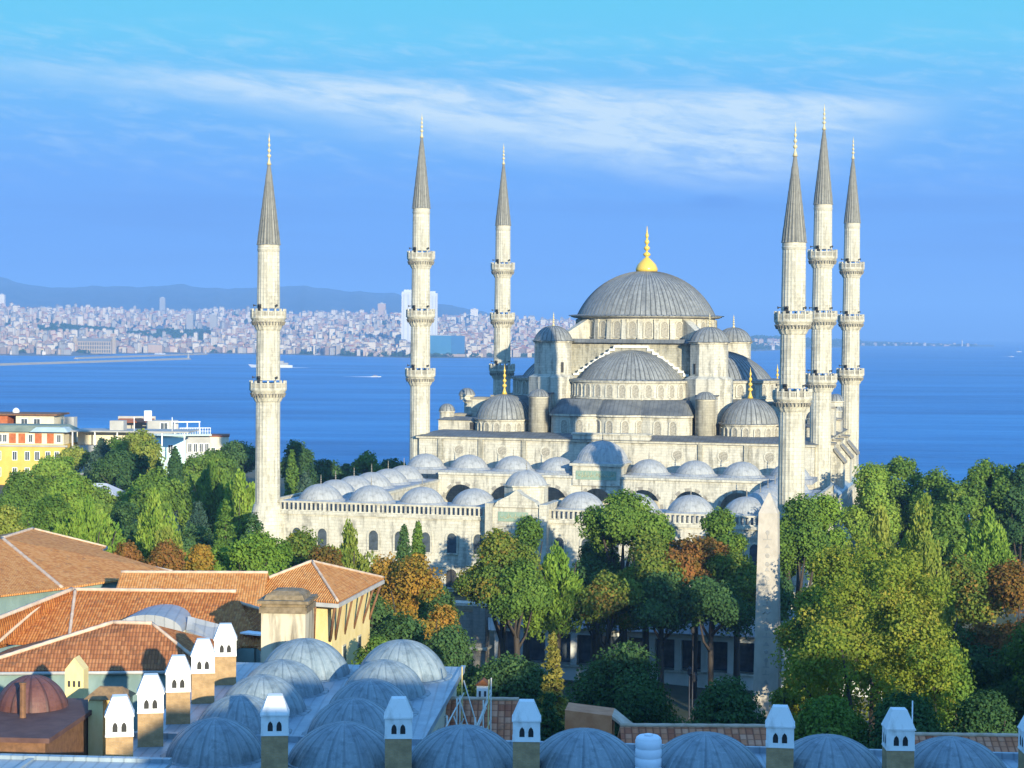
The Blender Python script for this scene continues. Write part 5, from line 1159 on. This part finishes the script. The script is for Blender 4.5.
# ================================================================== HOUSES ON THE LEFT, BEFORE THE SEA
def house_box(par, x0, x1, y0, y1, z0, z1, mname, name='wall'): return MB().box(x0, x1, y0, y1, z0, z1).build(name, M[mname], par)
_hw = {}
def hwin(par, x, y, z, w, h, fr='white_metal', gl='glassdark', rz=0):
    key = (w, h, fr, gl)
    if key not in _hw: _hw[key] = MB().box(-w/2-.12, w/2+.12, -.08, .05, -.12, h+.12, 0).box(-w/2, -.04, -.11, -.08, 0, h, 1).box(.04, w/2, -.11, -.08, 0, h, 1).mesh('window', [M[fr], M[gl]])
    return put('window', _hw[key], par, (x, y, z), rz)
M['rust_panel'] = pm('rust_red_panels', (.33,.09,.03), (.45,.14,.05), 1.0); M['green_roof'] = pm('grey_green_roof', (.17,.20,.14), (.24,.27,.19), .6); M['cyan_roof'] = pm('pale_cyan_roof', (.33,.42,.42), (.42,.50,.50), .6)
M['white_wall'] = pm('white_render', (.30,.29,.265), (.39,.38,.35), .3); M['grey_roof'] = pm('pale_grey_roof', (.40,.41,.44), (.48,.49,.52), .7)
y0 = thing('yellow_house', 'long yellow house with rust-red upper panels and white windows at the left edge', 'house', (-107, 420, 33), R_(-3))
house_box(y0, -14, 8.8, 0, 12, 0, 11.4, 'yellow_house'); house_box(y0, -14, 8.2, .9, 11.5, 11.4, 14.2, 'cream', 'upper_storey')
for x in (-3.2, -1.1, 2.6, 5.3): house_box(y0, x-.75, x+.75, .8, .95, 11.6, 13.8, 'rust_panel', 'panel')
for x in (-12, -10, -8, -6, -4.9, .9, 7.2): hwin(y0, x, .9, 11.9, .8, 1.6)
for x in (-12, -9.2, -6, -2.4, .4, 2.6, 5.0, 7.0): hwin(y0, x, 0, 8.0, .9, 1.8); hwin(y0, x, 0, 4.4, .9, 1.8)
MB().box(-14, 9.4, -.3, .0, 10.9, 11.3).build('string_course', M['white_wall'], y0)
MB().hexa([(-14.6,-.3,14.2),(9.0,-.3,14.2),(9.0,12.2,14.2),(-14.6,12.2,14.2)], [(-13,2.0,15.5),(7,2.0,15.5),(7,10,15.5),(-13,10,15.5)]).build('roof', M['green_roof'], y0)
MB().hexa([(1.2,-.9,14.21),(9.6,-.9,14.21),(9.6,4.5,14.21),(1.2,4.5,14.21)], [(2.2,.4,15.2),(8.6,.4,15.2),(8.6,4,15.2),(2.2,4,15.2)]).build('roof', M['cyan_roof'], y0)
MB().hexa([(-14,-4.2,8.6),(-6,-4.2,8.6),(-6,0,8.6),(-14,0,8.6)], [(-14,-.3,9.7),(-7.2,-.3,9.7),(-7.2,0,9.7),(-14,0,9.7)]).build('roof', M['tile_stripe'], y0); house_box(y0, -13.6, -6.6, -3.6, 0, 0, 8.58, 'yellow_house', 'porch')
b2 = thing('terrace_house', 'reddish-brown rooftop storey with a flat roof behind the yellow house', 'house', (-118, 446, 33), R_(-3))
house_box(b2, -14, 26, 0, 10, 0, 13.2, 'cream'); house_box(b2, -12, 0, .5, 9, 13.2, 16.6, 'rust_panel', 'upper_storey'); house_box(b2, 2, 11, .5, 9, 13.2, 16.6, 'cream', 'upper_storey'); house_box(b2, 12.5, 15, 3, 6, 13.2, 16.2, 'white_wall', 'stair_head')
for x in (-10, -7, -4, 4, 7): hwin(b2, x, .5, 13.8, 1.4, 2.0)
MB().box(-13, 12, -.4, 10, 16.6, 17.0).build('roof', M['wood'], b2)
MB().lathe([(.8, 0), (.85, .4), (.65, .85), (.3, 1.1), (.05, 1.2)], 16).build('roof_tank', M['tank_white'], b2, (.6, 5, 17.0))
b3 = thing('white_house', 'white house with a railed roof terrace between the yellow house and the cedar', 'house', (-88, 421, 33), R_(-3))
house_box(b3, -9.2, 3.5, 0, 10, 0, 11.2, 'white_wall')
for x in (-8, -5.6, -3.2, -.8, 1.6): hwin(b3, x, 0, 8.3, .9, 1.5, 'fascia'); hwin(b3, x, 0, 5.0, .9, 1.5, 'fascia')
MB().box(-9.5, 17, -.3, 10.3, 14.2, 14.5).build('terrace_roof', M['white_wall'], b3)
for x in (-9, -4, 1, 6, 11, 16): MB().box(x-.12, x+.12, -.1, .14, 11.2, 14.2).build('post', M['white_metal'], b3)
house_box(b3, -9, 3, 4, 10, 11.2, 14.19, 'cream', 'upper_storey'); house_box(b3, -1.5, 1.6, 3, 6, 14.5, 16.6, 'white_wall', 'stair_head')
for x in (4.5, 13): MB().tube([(x, 1, 14.5), (x, 1, 17.6)], .09, 6).build('mast', M['white_metal'], b3)
b4 = thing('apartment_block', 'pale aqua and white apartment block with a railed roof behind the pointed cypress', 'apartment block', (-78.5, 442, 33), R_(14))
house_box(b4, -11, 3.0, 0, 9, 0, 12.3, 'pale_teal'); house_box(b4, 3.0, 8.6, -.4, 9, 0, 12.0, 'white_wall', 'front_wing')
for z in (1.6, 5.0, 8.6):
    for x in (3.9, 5.2, 6.5, 7.8): hwin(b4, x, -.4, z, .8, 1.9, 'white_metal', 'glassdark')
    MB().box(3.0, 8.7, -.46, -.4, z-1.3, z-.35).build('band', M['grey_roof'], b4)
for x in (-9.5, -6.5, -3.5, -.5): hwin(b4, x, 0, 8.4, 1.0, 1.8); hwin(b4, x, 0, 4.8, 1.0, 1.8)
MB().box(-11.2, 8.9, -.7, 9.2, 12.3, 12.7).build('roof', M['cyan_roof'], b4)
house_box(b4, -5.6, 1.5, 3, 8, 12.7, 15.7, 'white_wall', 'roof_storey'); house_box(b4, -6.3, -4.6, 3.4, 6, 15.7, 18.0, 'white_metal', 'roof_shaft'); hwin(b4, -1.8, 3, 13.4, 1.6, 1.8)
mb = MB()
for i in range(13): mb.box(1.6+i*.58, 1.68+i*.58, -.55, -.47, 12.7, 14.1)
mb.box(1.5, 8.7, -.56, -.46, 14.1, 14.22).box(1.5, 8.7, -.55, -.47, 13.4, 13.48); mb.build('railing', M['white_metal'], b4)
mb = MB()
for x in (.5, 3.4, 6.2): mb.box(x-.1, x+.1, 1.0, 1.2, 12.7, 15.4)
mb.box(.3, 6.4, .9, 1.3, 15.4, 15.65); mb.build('pergola', M['white_metal'], b4)
b5 = thing('apartment_block', 'plain cream apartment block stepping down toward the sea, right of the aqua block', 'apartment block', (-69.0, 449, 32), R_(8))
house_box(b5, -2.6, 2.4, 0, 8, 0, 12.8, 'cream'); house_box(b5, 2.4, 5.4, 1, 8, 0, 10.4, 'cream', 'side_wing')
for z in (2, 5.2, 8.6): hwin(b5, -1.2, 0, z, .9, 1.6); hwin(b5, .9, 0, z, .9, 1.6)
MB().box(-2.8, 2.6, -.2, 8.2, 12.8, 13.1).build('roof', M['tile_stripe'], b5)
b7 = thing('terrace_house', 'low roofs with a red awning terrace behind the thin olive tree', 'house', (-90, 455, 33), R_(4))
house_box(b7, -6, 12, 0, 8, 0, 13.0, 'white_wall'); MB().slab([(-4,-1.5,14.9),(4.5,-1.5,14.9),(4.5,3,15.6),(-4,3,15.6)], .12).build('awning', M['rust_panel'], b7); MB().box(-4.2, 4.7, 2.8, 3.2, 13.0, 16.1).build('parapet', M['white_wall'], b7)
for x in (-3.5, .2, 4): MB().box(x-.08, x+.08, -1.4, -1.2, 12.9, 14.8).build('post', M['white_metal'], b7)
p = at_d(99, 488, 330)
b6 = thing('small_house', 'small house with a pale grey hipped roof and white chimney among the trees', 'house', (p.x, p.y, 31.6), R_(-8))
house_box(b6, -3.6, 3.4, -2, 4, 0, 9.6, 'white_wall'); MB().hexa([(-4.2,-2.6,9.6),(4.0,-2.6,9.6),(4.0,4.6,9.6),(-4.2,4.6,9.6)], [(-1.2,.9,11.6),(1.0,.9,11.6),(1.0,1.1,11.6),(-1.2,1.1,11.6)]).build('roof', M['grey_roof'], b6)
MB().box(-4.6, -3.7, 1, 1.9, 0, 13.0).box(-4.75, -3.55, .85, 2.05, 13.0, 13.25).build('chimney', M['white_wall'], b6)
for x in (-1.8, 1.4): hwin(b6, x, -2, 7.2, .9, 1.5)

# ================================================================== ACROSS THE WATER
def hzy(px): return 384-F_PX*math.tan(PITCH)+(px-512)*ROLL
def sea_at(px, py): return at_z(px, py, 0.0)
def interp(x, pts):
    if x <= pts[0][0]: return pts[0][1]
    for (a, b), (c, d) in zip(pts, pts[1:]):
        if x <= c: return b+(d-b)*(x-a)/(c-a)
    return pts[-1][1]
COAST = [(-120, 354.5), (0, 355.5), (75, 356), (110, 354), (200, 353.5), (280, 354.5), (350, 356.5), (420, 358), (560, 358), (640, 357)]
SKYL = [(-120, 1.0), (0, 1.0), (120, 1.02), (260, 1.0), (360, .95), (440, .86), (560, .78), (640, .7)]
def far_pt(px, t):
    c = sea_at(px, interp(px, COAST)); d = Vector((c.x, c.y, 0)).normalized(); return c+d*t
def far_h(px, t):
    h = interp(t, [(-30, -3), (0, 1.5), (60, 3), (500, 17), (1300, 50), (2100, 86), (3200, 126), (4600, 128), (6000, 60)])
    return h*interp(px, SKYL)*(1+.06*noise1(px*.05+t*.002, 3)) if t > 60 else h
vs = []; fs = []; PXS = list(range(-120, 641, 8)); TS = [-30, 0, 60, 200, 500, 900, 1300, 1700, 2100, 2600, 3200, 3900, 4600, 6000]
for px in PXS:
    for t in TS: p = far_pt(px, t); vs.append((p.x, p.y, far_h(px, t)))
for i in range(len(PXS)-1):
    for j in range(len(TS)-1): a = i*len(TS)+j; fs.append((a, a+len(TS), a+len(TS)+1, a+1))
M['farland'] = pm('far_shore_ground', (.10,.11,.085), (.20,.17,.13), .004)
struct(MB().add(vs, fs, 0, True).build('far_shore', M['farland']))
# hills behind the city
RID = [(-120, 274), (0, 277), (28, 285), (60, 288), (95, 286), (150, 287), (178, 284), (205, 288), (240, 288.5), (285, 286), (305, 286), (345, 291), (395, 293.5), (430, 302), (470, 309), (510, 318), (560, 326), (640, 332)]
vs = []; fs = []; PX2 = list(range(-120, 641, 4)); DS = [9800, 11200, 12600, 13600, 14400, 15800]; HS = [.18, .45, .8, 1, .8, .2]
for px in PX2:
    zr_ = (hzy(px)-interp(px, RID))*13600/F_PX+70+3*noise1(px*.21, 5)
    for D_, f in zip(DS, HS):
        p = at_d(px, 330, D_); vs.append((p.x, D_, max(2, zr_*f*(1+(.06*noise1(px*.13+D_*.01, 2) if f < 1 else 0)))))
for i in range(len(PX2)-1):
    for j in range(len(DS)-1): a = i*len(DS)+j; fs.append((a, a+len(DS), a+len(DS)+1, a+1))
M['hill'] = pm('wooded_hill', (.03,.05,.05), (.07,.08,.07), .003, lo=.4, hi=.6)
struct(MB().add(vs, fs, 0, True).build('hills', M['hill']))

# wall colours of the far city
CW = [(.52,.50,.46), (.44,.39,.33), (.60,.57,.52), (.36,.30,.25), (.46,.36,.29), (.58,.50,.36), (.33,.34,.35), (.52,.42,.36), (.27,.22,.19), (.68,.67,.65)]
CW = [(min(.8, r*1.1), g_*.99, b_*.84) for r, g_, b_ in CW]
CR = [(.32,.12,.065), (.38,.16,.09), (.22,.21,.20), (.36,.35,.34), (.20,.15,.12), (.38,.24,.17)]
def far_wall(i):
    m, t, b = mat0('far_house_wall', .9, .1); co = t.node('ShaderNodeTexCoord').outputs['Object']; x, y, z = t.xyz(co)
    wz = t.math('PINGPONG', z, 1.6); wx = t.math('PINGPONG', t.math('ADD', x, y), 1.9)
    f = t.math('MULTIPLY', t.smooth(wz, .65, 1.0), t.smooth(wx, .8, 1.1)); t.l.new(t.mix(t.math('MULTIPLY', f, .75), CW[i], (.10,.11,.13)), b.inputs['Base Color']); return m
FW = [far_wall(i) for i in range(len(CW))]
FR = [pm('far_house_roof', CR[i], tuple(min(.8, v*1.2) for v in CR[i]), .2) for i in range(len(CR))]
rc = random.Random(21)
def far_house_mesh(w, d, h, wi, ri, hip):
    mb = MB(); mb.box(-w/2, w/2, -d/2, d/2, -6, h)
    if hip: mb.hexa([(-w/2-.6,-d/2-.6,h+.01),(w/2+.6,-d/2-.6,h+.01),(w/2+.6,d/2+.6,h+.01),(-w/2-.6,d/2+.6,h+.01)], [(-w/2+d*.35,-.3,h+d*.28),(w/2-d*.35,-.3,h+d*.28),(w/2-d*.35,.3,h+d*.28),(-w/2+d*.35,.3,h+d*.28)], 1)
    else: mb.box(-w/2-.3, w/2+.3, -d/2-.3, d/2+.3, h+.01, h+.7, 1); mb.box(-w*.2, w*.12, -d*.2, d*.2, h+.7, h+3.2)
    return mb.mesh('far_house', [FW[wi], FR[ri]])
protos = [far_house_mesh(rc.uniform(9, 22), rc.uniform(8, 14), rc.choice((7, 9, 9, 12, 12, 15, 15, 19, 24)), i % len(CW), i % len(CR), i % 5 < 3) for i in range(26)]
GAPS = [(38, 112, 1200, 1750), (128, 212, 900, 1500)]          # the wooded cemetery bands
def in_gap(px, t): return any(a < px < b and c < t < d for a, b, c, d in GAPS)
spots = []
for i in range(20000):
    if len(spots) >= 5200: break
    px = rc.uniform(-25, 575); t = 25+4300*rc.random()**1.25
    if in_gap(px, t) and rc.random() < .93: continue
    if 428 < px < 466 and t < 500: continue
    if 70 < px < 120 and t < 260: continue
    spots.append((px, t))
spots.sort(key=lambda q: q[1])
near = [q for q in spots if -8 < q[0] < 560]
IND = near[:300]; ind = set(IND)
for q in IND:
    p = far_pt(*q); me = rc.choice(protos); h = far_h(*q)
    o = put('far_house', me, None, (p.x, p.y, h), rc.choice((0, 0, .3, -.3, PI/2, .6)), (1, 1, rc.uniform(.8, 1.15)))
    tag(o, 'pale city block in the front rows along the far shore', 'house', 'houses in the front rows of the far shore')
cv_, cf_, cm_ = [], [], []
for q in spots:
    if q in ind: continue
    p = far_pt(*q); me = rc.choice(protos); h = far_h(*q); a = rc.choice((0, .3, -.3, PI/2, .7)); sc_ = rc.uniform(.8, 1.25)*(1+q[1]/9000); b0 = len(cv_)
    off = protos.index(me)
    for v in me.vertices: cv_.append((p.x+v.co.x*cos(a)-v.co.y*sin(a), p.y+v.co.x*sin(a)+v.co.y*cos(a), h+v.co.z*sc_))
    for pl_ in me.polygons: cf_.append(tuple(b0+i for i in pl_.vertices)); cm_.append(off % len(CW) if pl_.material_index == 0 else len(CW)+off % len(CR))
mb = MB(); mb.v, mb.f, mb.m, mb.s = cv_, cf_, cm_, [False]*len(cf_)
tag(mb.build('far_city', FW+FR), 'dense pale city climbing the hillside across the water', 'city', None, 'stuff')
# far woods among the houses
def blob_wood(name, pts, label, cat):
    g = np.random.default_rng(3); C = []; 
    for (x, y, z, r) in pts:
        k = 40; d = unit(g.normal(size=(k, 3))); d[:, 2] = np.abs(d[:, 2]); C.append(np.array([x, y, z])+d*r*np.array([1.2, 1.2, .9]))
    C = np.concatenate(C); nrm = unit(g.normal(size=C.shape)+np.array([0, -.4, .5])); U = unit(np.cross(nrm, unit(g.normal(size=C.shape)))); V = np.cross(nrm, U); s_ = g.uniform(2.2, 4.2, len(C))[:, None]
    me = quads_mesh(name, C, U*s_, V*s_, g.uniform(0, .6, len(C)), M['l_dark']); o = put(name, me); tag(o, label, cat, None, 'stuff'); return o
pts = []
for i in range(520):
    a, b, c, d = GAPS[rc.randrange(2)]; px, t = rc.uniform(a-4, b+6), rc.uniform(c, d); p = far_pt(px, t); pts.append((p.x, p.y, far_h(px, t), rc.uniform(8, 14)))
for i in range(900):
    px, t = rc.uniform(-20, 565), rc.uniform(30, 3000)
    if rc.random() < .45: px, t = rc.uniform(300, 560), rc.uniform(20, 330)
    p = far_pt(px, t); pts.append((p.x, p.y, far_h(px, t), rc.uniform(6, 12)))
blob_wood('far_wood', pts, 'dark green woods and street trees among the far city', 'wood')

def far_block(name, label, cat, px, t, w, d, h, wi, rz=0, extra=None, ri=3):
    p = far_pt(px, t); o = thing(name, label, cat, (p.x, p.y, far_h(px, t)), rz)
    MB().box(-w/2, w/2, -d/2, d/2, -8, h).build('wall', FW[wi] if isinstance(wi, int) else M[wi], o); MB().box(-w/2-.4, w/2+.4, -d/2-.4, d/2+.4, h+.01, h+1.2).box(-w*.2, w*.2, -d*.2, d*.2, h+1.2, h+5).build('roof', FR[ri], o); return o
M['tower_white'] = pm('white_tower_cladding', (.50,.51,.52), (.58,.58,.58), .05)
o = thing('tower', 'pair of tall white towers standing behind the second minaret, left one wider', 'tower', (*far_pt(418, 700).xy, 12))
wpx = (5400+700)/F_PX
for (xa, xb, hh) in ((-15.5, -3, 176), (9, 18, 172)):
    MB().box(xa*wpx, xb*wpx, -16, 16, 0, hh).build('tower_shaft', M['tower_white'], o)
    for i in range(3): x = (xa+(xb-xa)*(i+.5)/3)*wpx; MB().box(x-2.2, x+2.2, -16.3, -16.02, 10, hh-8).build('window_strip', M['grey_roof'], o)
    MB().box((xa+2)*wpx, (xb-2)*wpx, -10, 10, hh, hh+6).build('crown_storey', M['tower_white'], o)
M['blue_glass'] = pm('blue_curtain_glass', (.03,.14,.24), (.045,.18,.29), .02, rough=.25, spec=.5); M['blue_glass2'] = pm('deeper_blue_curtain_glass', (.02,.10,.22), (.03,.13,.26), .02, rough=.25, spec=.5)
o = thing('glass_block', 'wide blue glass office block near the water right of the second minaret', 'office block', (*far_pt(447, 60).xy, 3)); q = 5450/F_PX
MB().box(-17*q, 4*q, -15, 25, 0, 56).build('glass_front', M['blue_glass'], o); MB().box(4.02*q, 16.5*q, -9, 25, 0, 56).build('glass_wing', M['blue_glass2'], o); MB().box(-17*q, 4*q, -14, 24, 56, 58).build('roof', M['white_wall'], o); MB().box(-18*q, 17.5*q, -25, -15.1, 0, 7).build('podium', FW[3], o)
far_block('tower', 'slim pale tower with a pointed top on the skyline left of the first minaret', 'tower', 162.5, 4200, 27, 20, 105, 6)
far_block('tower', 'paired grey slab tower halfway up the far shore, left of two', 'tower', 190, 1500, 24, 18, 62, 6)
far_block('tower', 'dark grey slab tower halfway up the far shore, right of two', 'tower', 213.5, 1500, 26, 18, 66, 6)
far_block('tower', 'broad pale tower block on the skyline between the first two minarets', 'tower', 381.5, 3300, 34, 22, 62, 4)
far_block('tower', 'white tower block at the far left edge of the skyline', 'tower', 2, 3600, 26, 20, 84, 9)
far_block('tower', 'white stepped tower block on the skyline right of the blue glass block', 'tower', 474, 3100, 32, 22, 60, 9)
st = thing('station', 'large tan waterfront terminus with a dark roof on the far shore at the left', 'station', (*far_pt(96, 40).xy, 3)); q = 4750/F_PX
M['tan'] = pm('tan_stone', (.36,.27,.16), (.42,.33,.21), .05)
MB().box(-22*q, 20*q, -12, 14, 0, 33).build('wall', M['tan'], st); MB().hexa([(-22.5*q,-13,33),(20.5*q,-13,33),(20.5*q,15,33),(-22.5*q,15,33)], [(-20*q,-2,41),(18*q,-2,41),(18*q,3,41),(-20*q,3,41)]).build('roof', M['stone_dark'], st)
for s in (-1, 1): MB().lathe([(7, 0), (7, 36), (7.5, 37), (.4, 50)], 12, 0, False).build('corner_tower', M['tan'], st, (-1*q+s*21*q, -10, 0))
wst = MB().box(-1.6, 1.6, -12.3, -12.02, 0, 7).mesh('window', M['glassdark'])
for i in range(16):
    for j in range(3): put('window', wst, st, (-20*q+i*2.55*q, 0, 3+j*10))
ph = far_block('terminal', 'long pink-fronted warehouse on the far quay right of the breakwaters', 'warehouse', 152, 60, 62, 20, 22, 4, 0, None, 2)
# breakwaters, beacons, boats
def breakwater(lbl, a, b, w=9, h=2.6):
    A_, B_ = sea_at(*a), sea_at(*b); d = (B_-A_); L = d.length; o = thing('breakwater', lbl, 'breakwater', (A_.x, A_.y, 0), math.atan2(d.y, d.x))
    mb = MB(); k = 30; g = random.Random(L)
    mb.hexa([(0,-w,-2),(L,-w,-2),(L,w,-2),(0,w,-2)], [(0,-w*.45,h),(L,-w*.45,h),(L,w*.45,h),(0,w*.45,h)]); mb.build('rubble_mound', M['tan'], o)
    MB().box(0, L, w*.1, w*.3, h+.01, h+1.6).build('sea_wall', M['white_wall'], o)
    MB().lathe([(2.6, h), (2.2, h+7), (2.9, h+7.2), (1.9, h+8), (1.7, h+10), (.2, h+12)], 12, 0, False, (L-4, 0)).build('beacon', M['white_wall'], o)
breakwater('long nearer breakwater running in from the left edge', (-60, 367.5), (189, 359.5)); breakwater('shorter breakwater behind, ending in a white beacon', (76, 359.0), (206, 354.6), 8)
def boat(name, lbl, cat, px, py, L, rz=0, wake=0):
    p = sea_at(px, py); o = thing(name, lbl, cat, (p.x, p.y, 0), rz); h = L*.06; B = L*.12
    MB().hexa([(-L/2,-B*.8,-.5),(L*.3,-B*.8,-.5),(L*.46,0,-.5),(L*.3,B*.8,-.5),(-L/2,B*.8,-.5)], [(-L/2,-B,h),(L*.3,-B,h),(L*.54,0,h*1.25),(L*.3,B,h),(-L/2,B,h)]).build('hull', M['white_metal'], o)
    MB().box(-L*.4, L*.22, -B*.75, B*.75, h, h*1.9).box(-L*.3, L*.14, -B*.6, B*.6, h*1.9, h*2.6).build('cabin', M['white_wall'], o)
    MB().box(-L*.38, L*.2, -B*.77, -B*.755, h*1.2, h*1.6).build('window_band', M['glassdark'], o)
    MB().lathe([(B*.28, h*2.6), (B*.24, h*3.7)], 10, 0, True, (-L*.12, 0)).build('funnel', M['red_cloth'], o)
    if wake:
        w = MB(); k = 12
        for i in range(k): x0, x1 = -L/2-wake*i/k, -L/2-wake*(i+.8)/k; ww = B*(.8+1.2*i/k)*(1-.5*i/k); w.hexa([(x1,-ww,.02),(x0,-ww,.02),(x0,ww,.02),(x1,ww,.02)], [(x1,-ww*.7,.5*(1-i/k)+.06),(x0,-ww*.7,.5*(1-i/k)+.06),(x0,ww*.7,.5*(1-i/k)+.06),(x1,ww*.7,.5*(1-i/k)+.06)])
        w.build('wake', M['white_metal'], o)
boat('ferry', 'white passenger ferry half hidden behind the first minaret', 'ferry', 271, 367.5, 80, PI, 30)
boat('speedboat', 'small white motor boat trailing a wake between the first two minarets', 'boat', 376, 377, 15, 0, 42)
boat('ferry', 'white ferry moored off the quay left of the first minaret', 'ferry', 230, 352.8, 44, .1)
boat('boat', 'white boat with a red hull line off the tan terminus', 'boat', 97, 353.8, 30, .2); boat('boat', 'white boat at the end of the rear breakwater', 'boat', 160, 354.2, 30, .1)
boat('boat', 'white moored boat right of the first minaret near the far shore', 'boat', 320, 355.5, 34, .1)
boat('boat', 'white motor boat at the right edge of the sea', 'boat', 1019, 352, 26, 0, 0); boat('boat', 'small white boat left of the boat at the right edge', 'boat', 1012, 356.8, 14, 0, 30); boat('boat', 'distant white boat near the horizon on the right', 'boat', 995, 339.4, 60, 0)
# low headland on the right with its lighthouse
CO2 = [(690, 352), (740, 351.5), (790, 350), (830, 348), (862, 346), (900, 345.8), (950, 346.3), (992, 346.6)]
vs = []; fs = []; PX3 = list(range(690, 995, 4)); TS3 = [-60, 0, 150, 600, 1500, 2600]
def hd_h(px, t): return interp(t, [(-60, -3), (0, 1.5), (150, 6), (600, 24), (1500, 52), (2600, 10)])*interp(px, [(690, 1.05), (770, 1.0), (800, .75), (850, .55), (900, .40), (950, .2), (994, .05)])
def hd_p(px, t): c = sea_at(px, interp(px, CO2)); d = Vector((c.x, c.y, 0)).normalized(); return c+d*t
for px in PX3:
    for t in TS3: p = hd_p(px, t); vs.append((p.x, p.y, hd_h(px, t)))
for i in range(len(PX3)-1):
    for j in range(len(TS3)-1): a = i*len(TS3)+j; fs.append((a, a+len(TS3), a+len(TS3)+1, a+1))
struct(MB().add(vs, fs, 0, True).build('headland', M['farland']))
pts = []
for i in range(620):
    px = rc.uniform(692, 975); t = rc.uniform(60, 1600)*(1 if px < 860 else .35); p = hd_p(px, t); pts.append((p.x, p.y, hd_h(px, t), rc.uniform(10, 18)*(1 if px < 900 else .7)))
blob_wood('headland_wood', pts, 'low dark wood covering the headland on the right', 'wood')
for i in range(46):
    px = rc.choice((rc.uniform(755, 786), rc.uniform(862, 980), rc.uniform(862, 985))); t = rc.uniform(10, 260) if px > 800 else rc.uniform(20, 900); p = hd_p(px, t)
    tag(put('headland_house', rc.choice(protos), None, (p.x, p.y, hd_h(px, t)+3), rc.choice((0, .4, -.3)), (1.3, 1.3, rc.uniform(.5, .9) if px > 800 else rc.uniform(.9, 1.4))), 'small pale house among the trees of the right-hand headland', 'house', 'houses on the headland')
p = hd_p(962, 20); lh = thing('lighthouse', 'slim white lighthouse on the low headland at the right', 'lighthouse', (p.x, p.y, 2)); 
MB().lathe([(6, -2), (5, 30), (7, 30.5), (7, 32)], 12, 0, True).build('tower', M['white_metal'], lh); MB().lathe([(3.6, 32), (3.6, 38), (4.2, 38.3), (.3, 43)], 12, 0, False).build('lantern', M['white_wall'], lh)

# ================================================================== HAZE over land and water
hz = MB().box(-16500, 16500, -400, 30000, -8, 560).build('haze', None if False else bpy.data.materials.new('evening_haze')); hz['kind'] = 'stuff'; hz['label'] = 'thin blue evening haze over the water'; hz['category'] = 'haze'
hm = hz.data.materials[0]; hm.use_nodes = True; t = NT(hm.node_tree); t.n.clear(); o = t.node('ShaderNodeOutputMaterial'); pv = t.node('ShaderNodeVolumePrincipled')
pv.inputs['Color'].default_value = (.30,.57,1,1); pv.inputs['Density'].default_value = 1.05e-4; pv.inputs['Anisotropy'].default_value = .0
t.l.new(pv.outputs[0], o.inputs['Volume'])

# park trees and roofs just beyond the left edge, for a step to the side
for px_, yt, w_, D_, k_, m_, l_ in ((-40, 480, 90, 240, 'broad', 'l_green', 'broad green tree just outside the left edge'), (-95, 470, 90, 270, 'broad', 'l_bright', 'bright tree outside the left edge, second out'), (-150, 475, 90, 250, 'brush', 'l_green', 'plume-like tree outside the left edge, third out'),
        (-45, 458, 70, 340, 'broad', 'l_dark', 'dark tree outside the left edge beyond the yellow house'), (-110, 455, 80, 330, 'broad', 'l_green', 'green tree outside the left edge, far row'), (-60, 520, 90, 190, 'broad', 'l_lime', 'yellow-green tree outside the left edge, near row'), (-130, 525, 100, 180, 'broad', 'l_mixed', 'half-turned tree outside the left edge, near row')):
    tree(px_, yt, w_, D_, 12, k_, m_, l_)
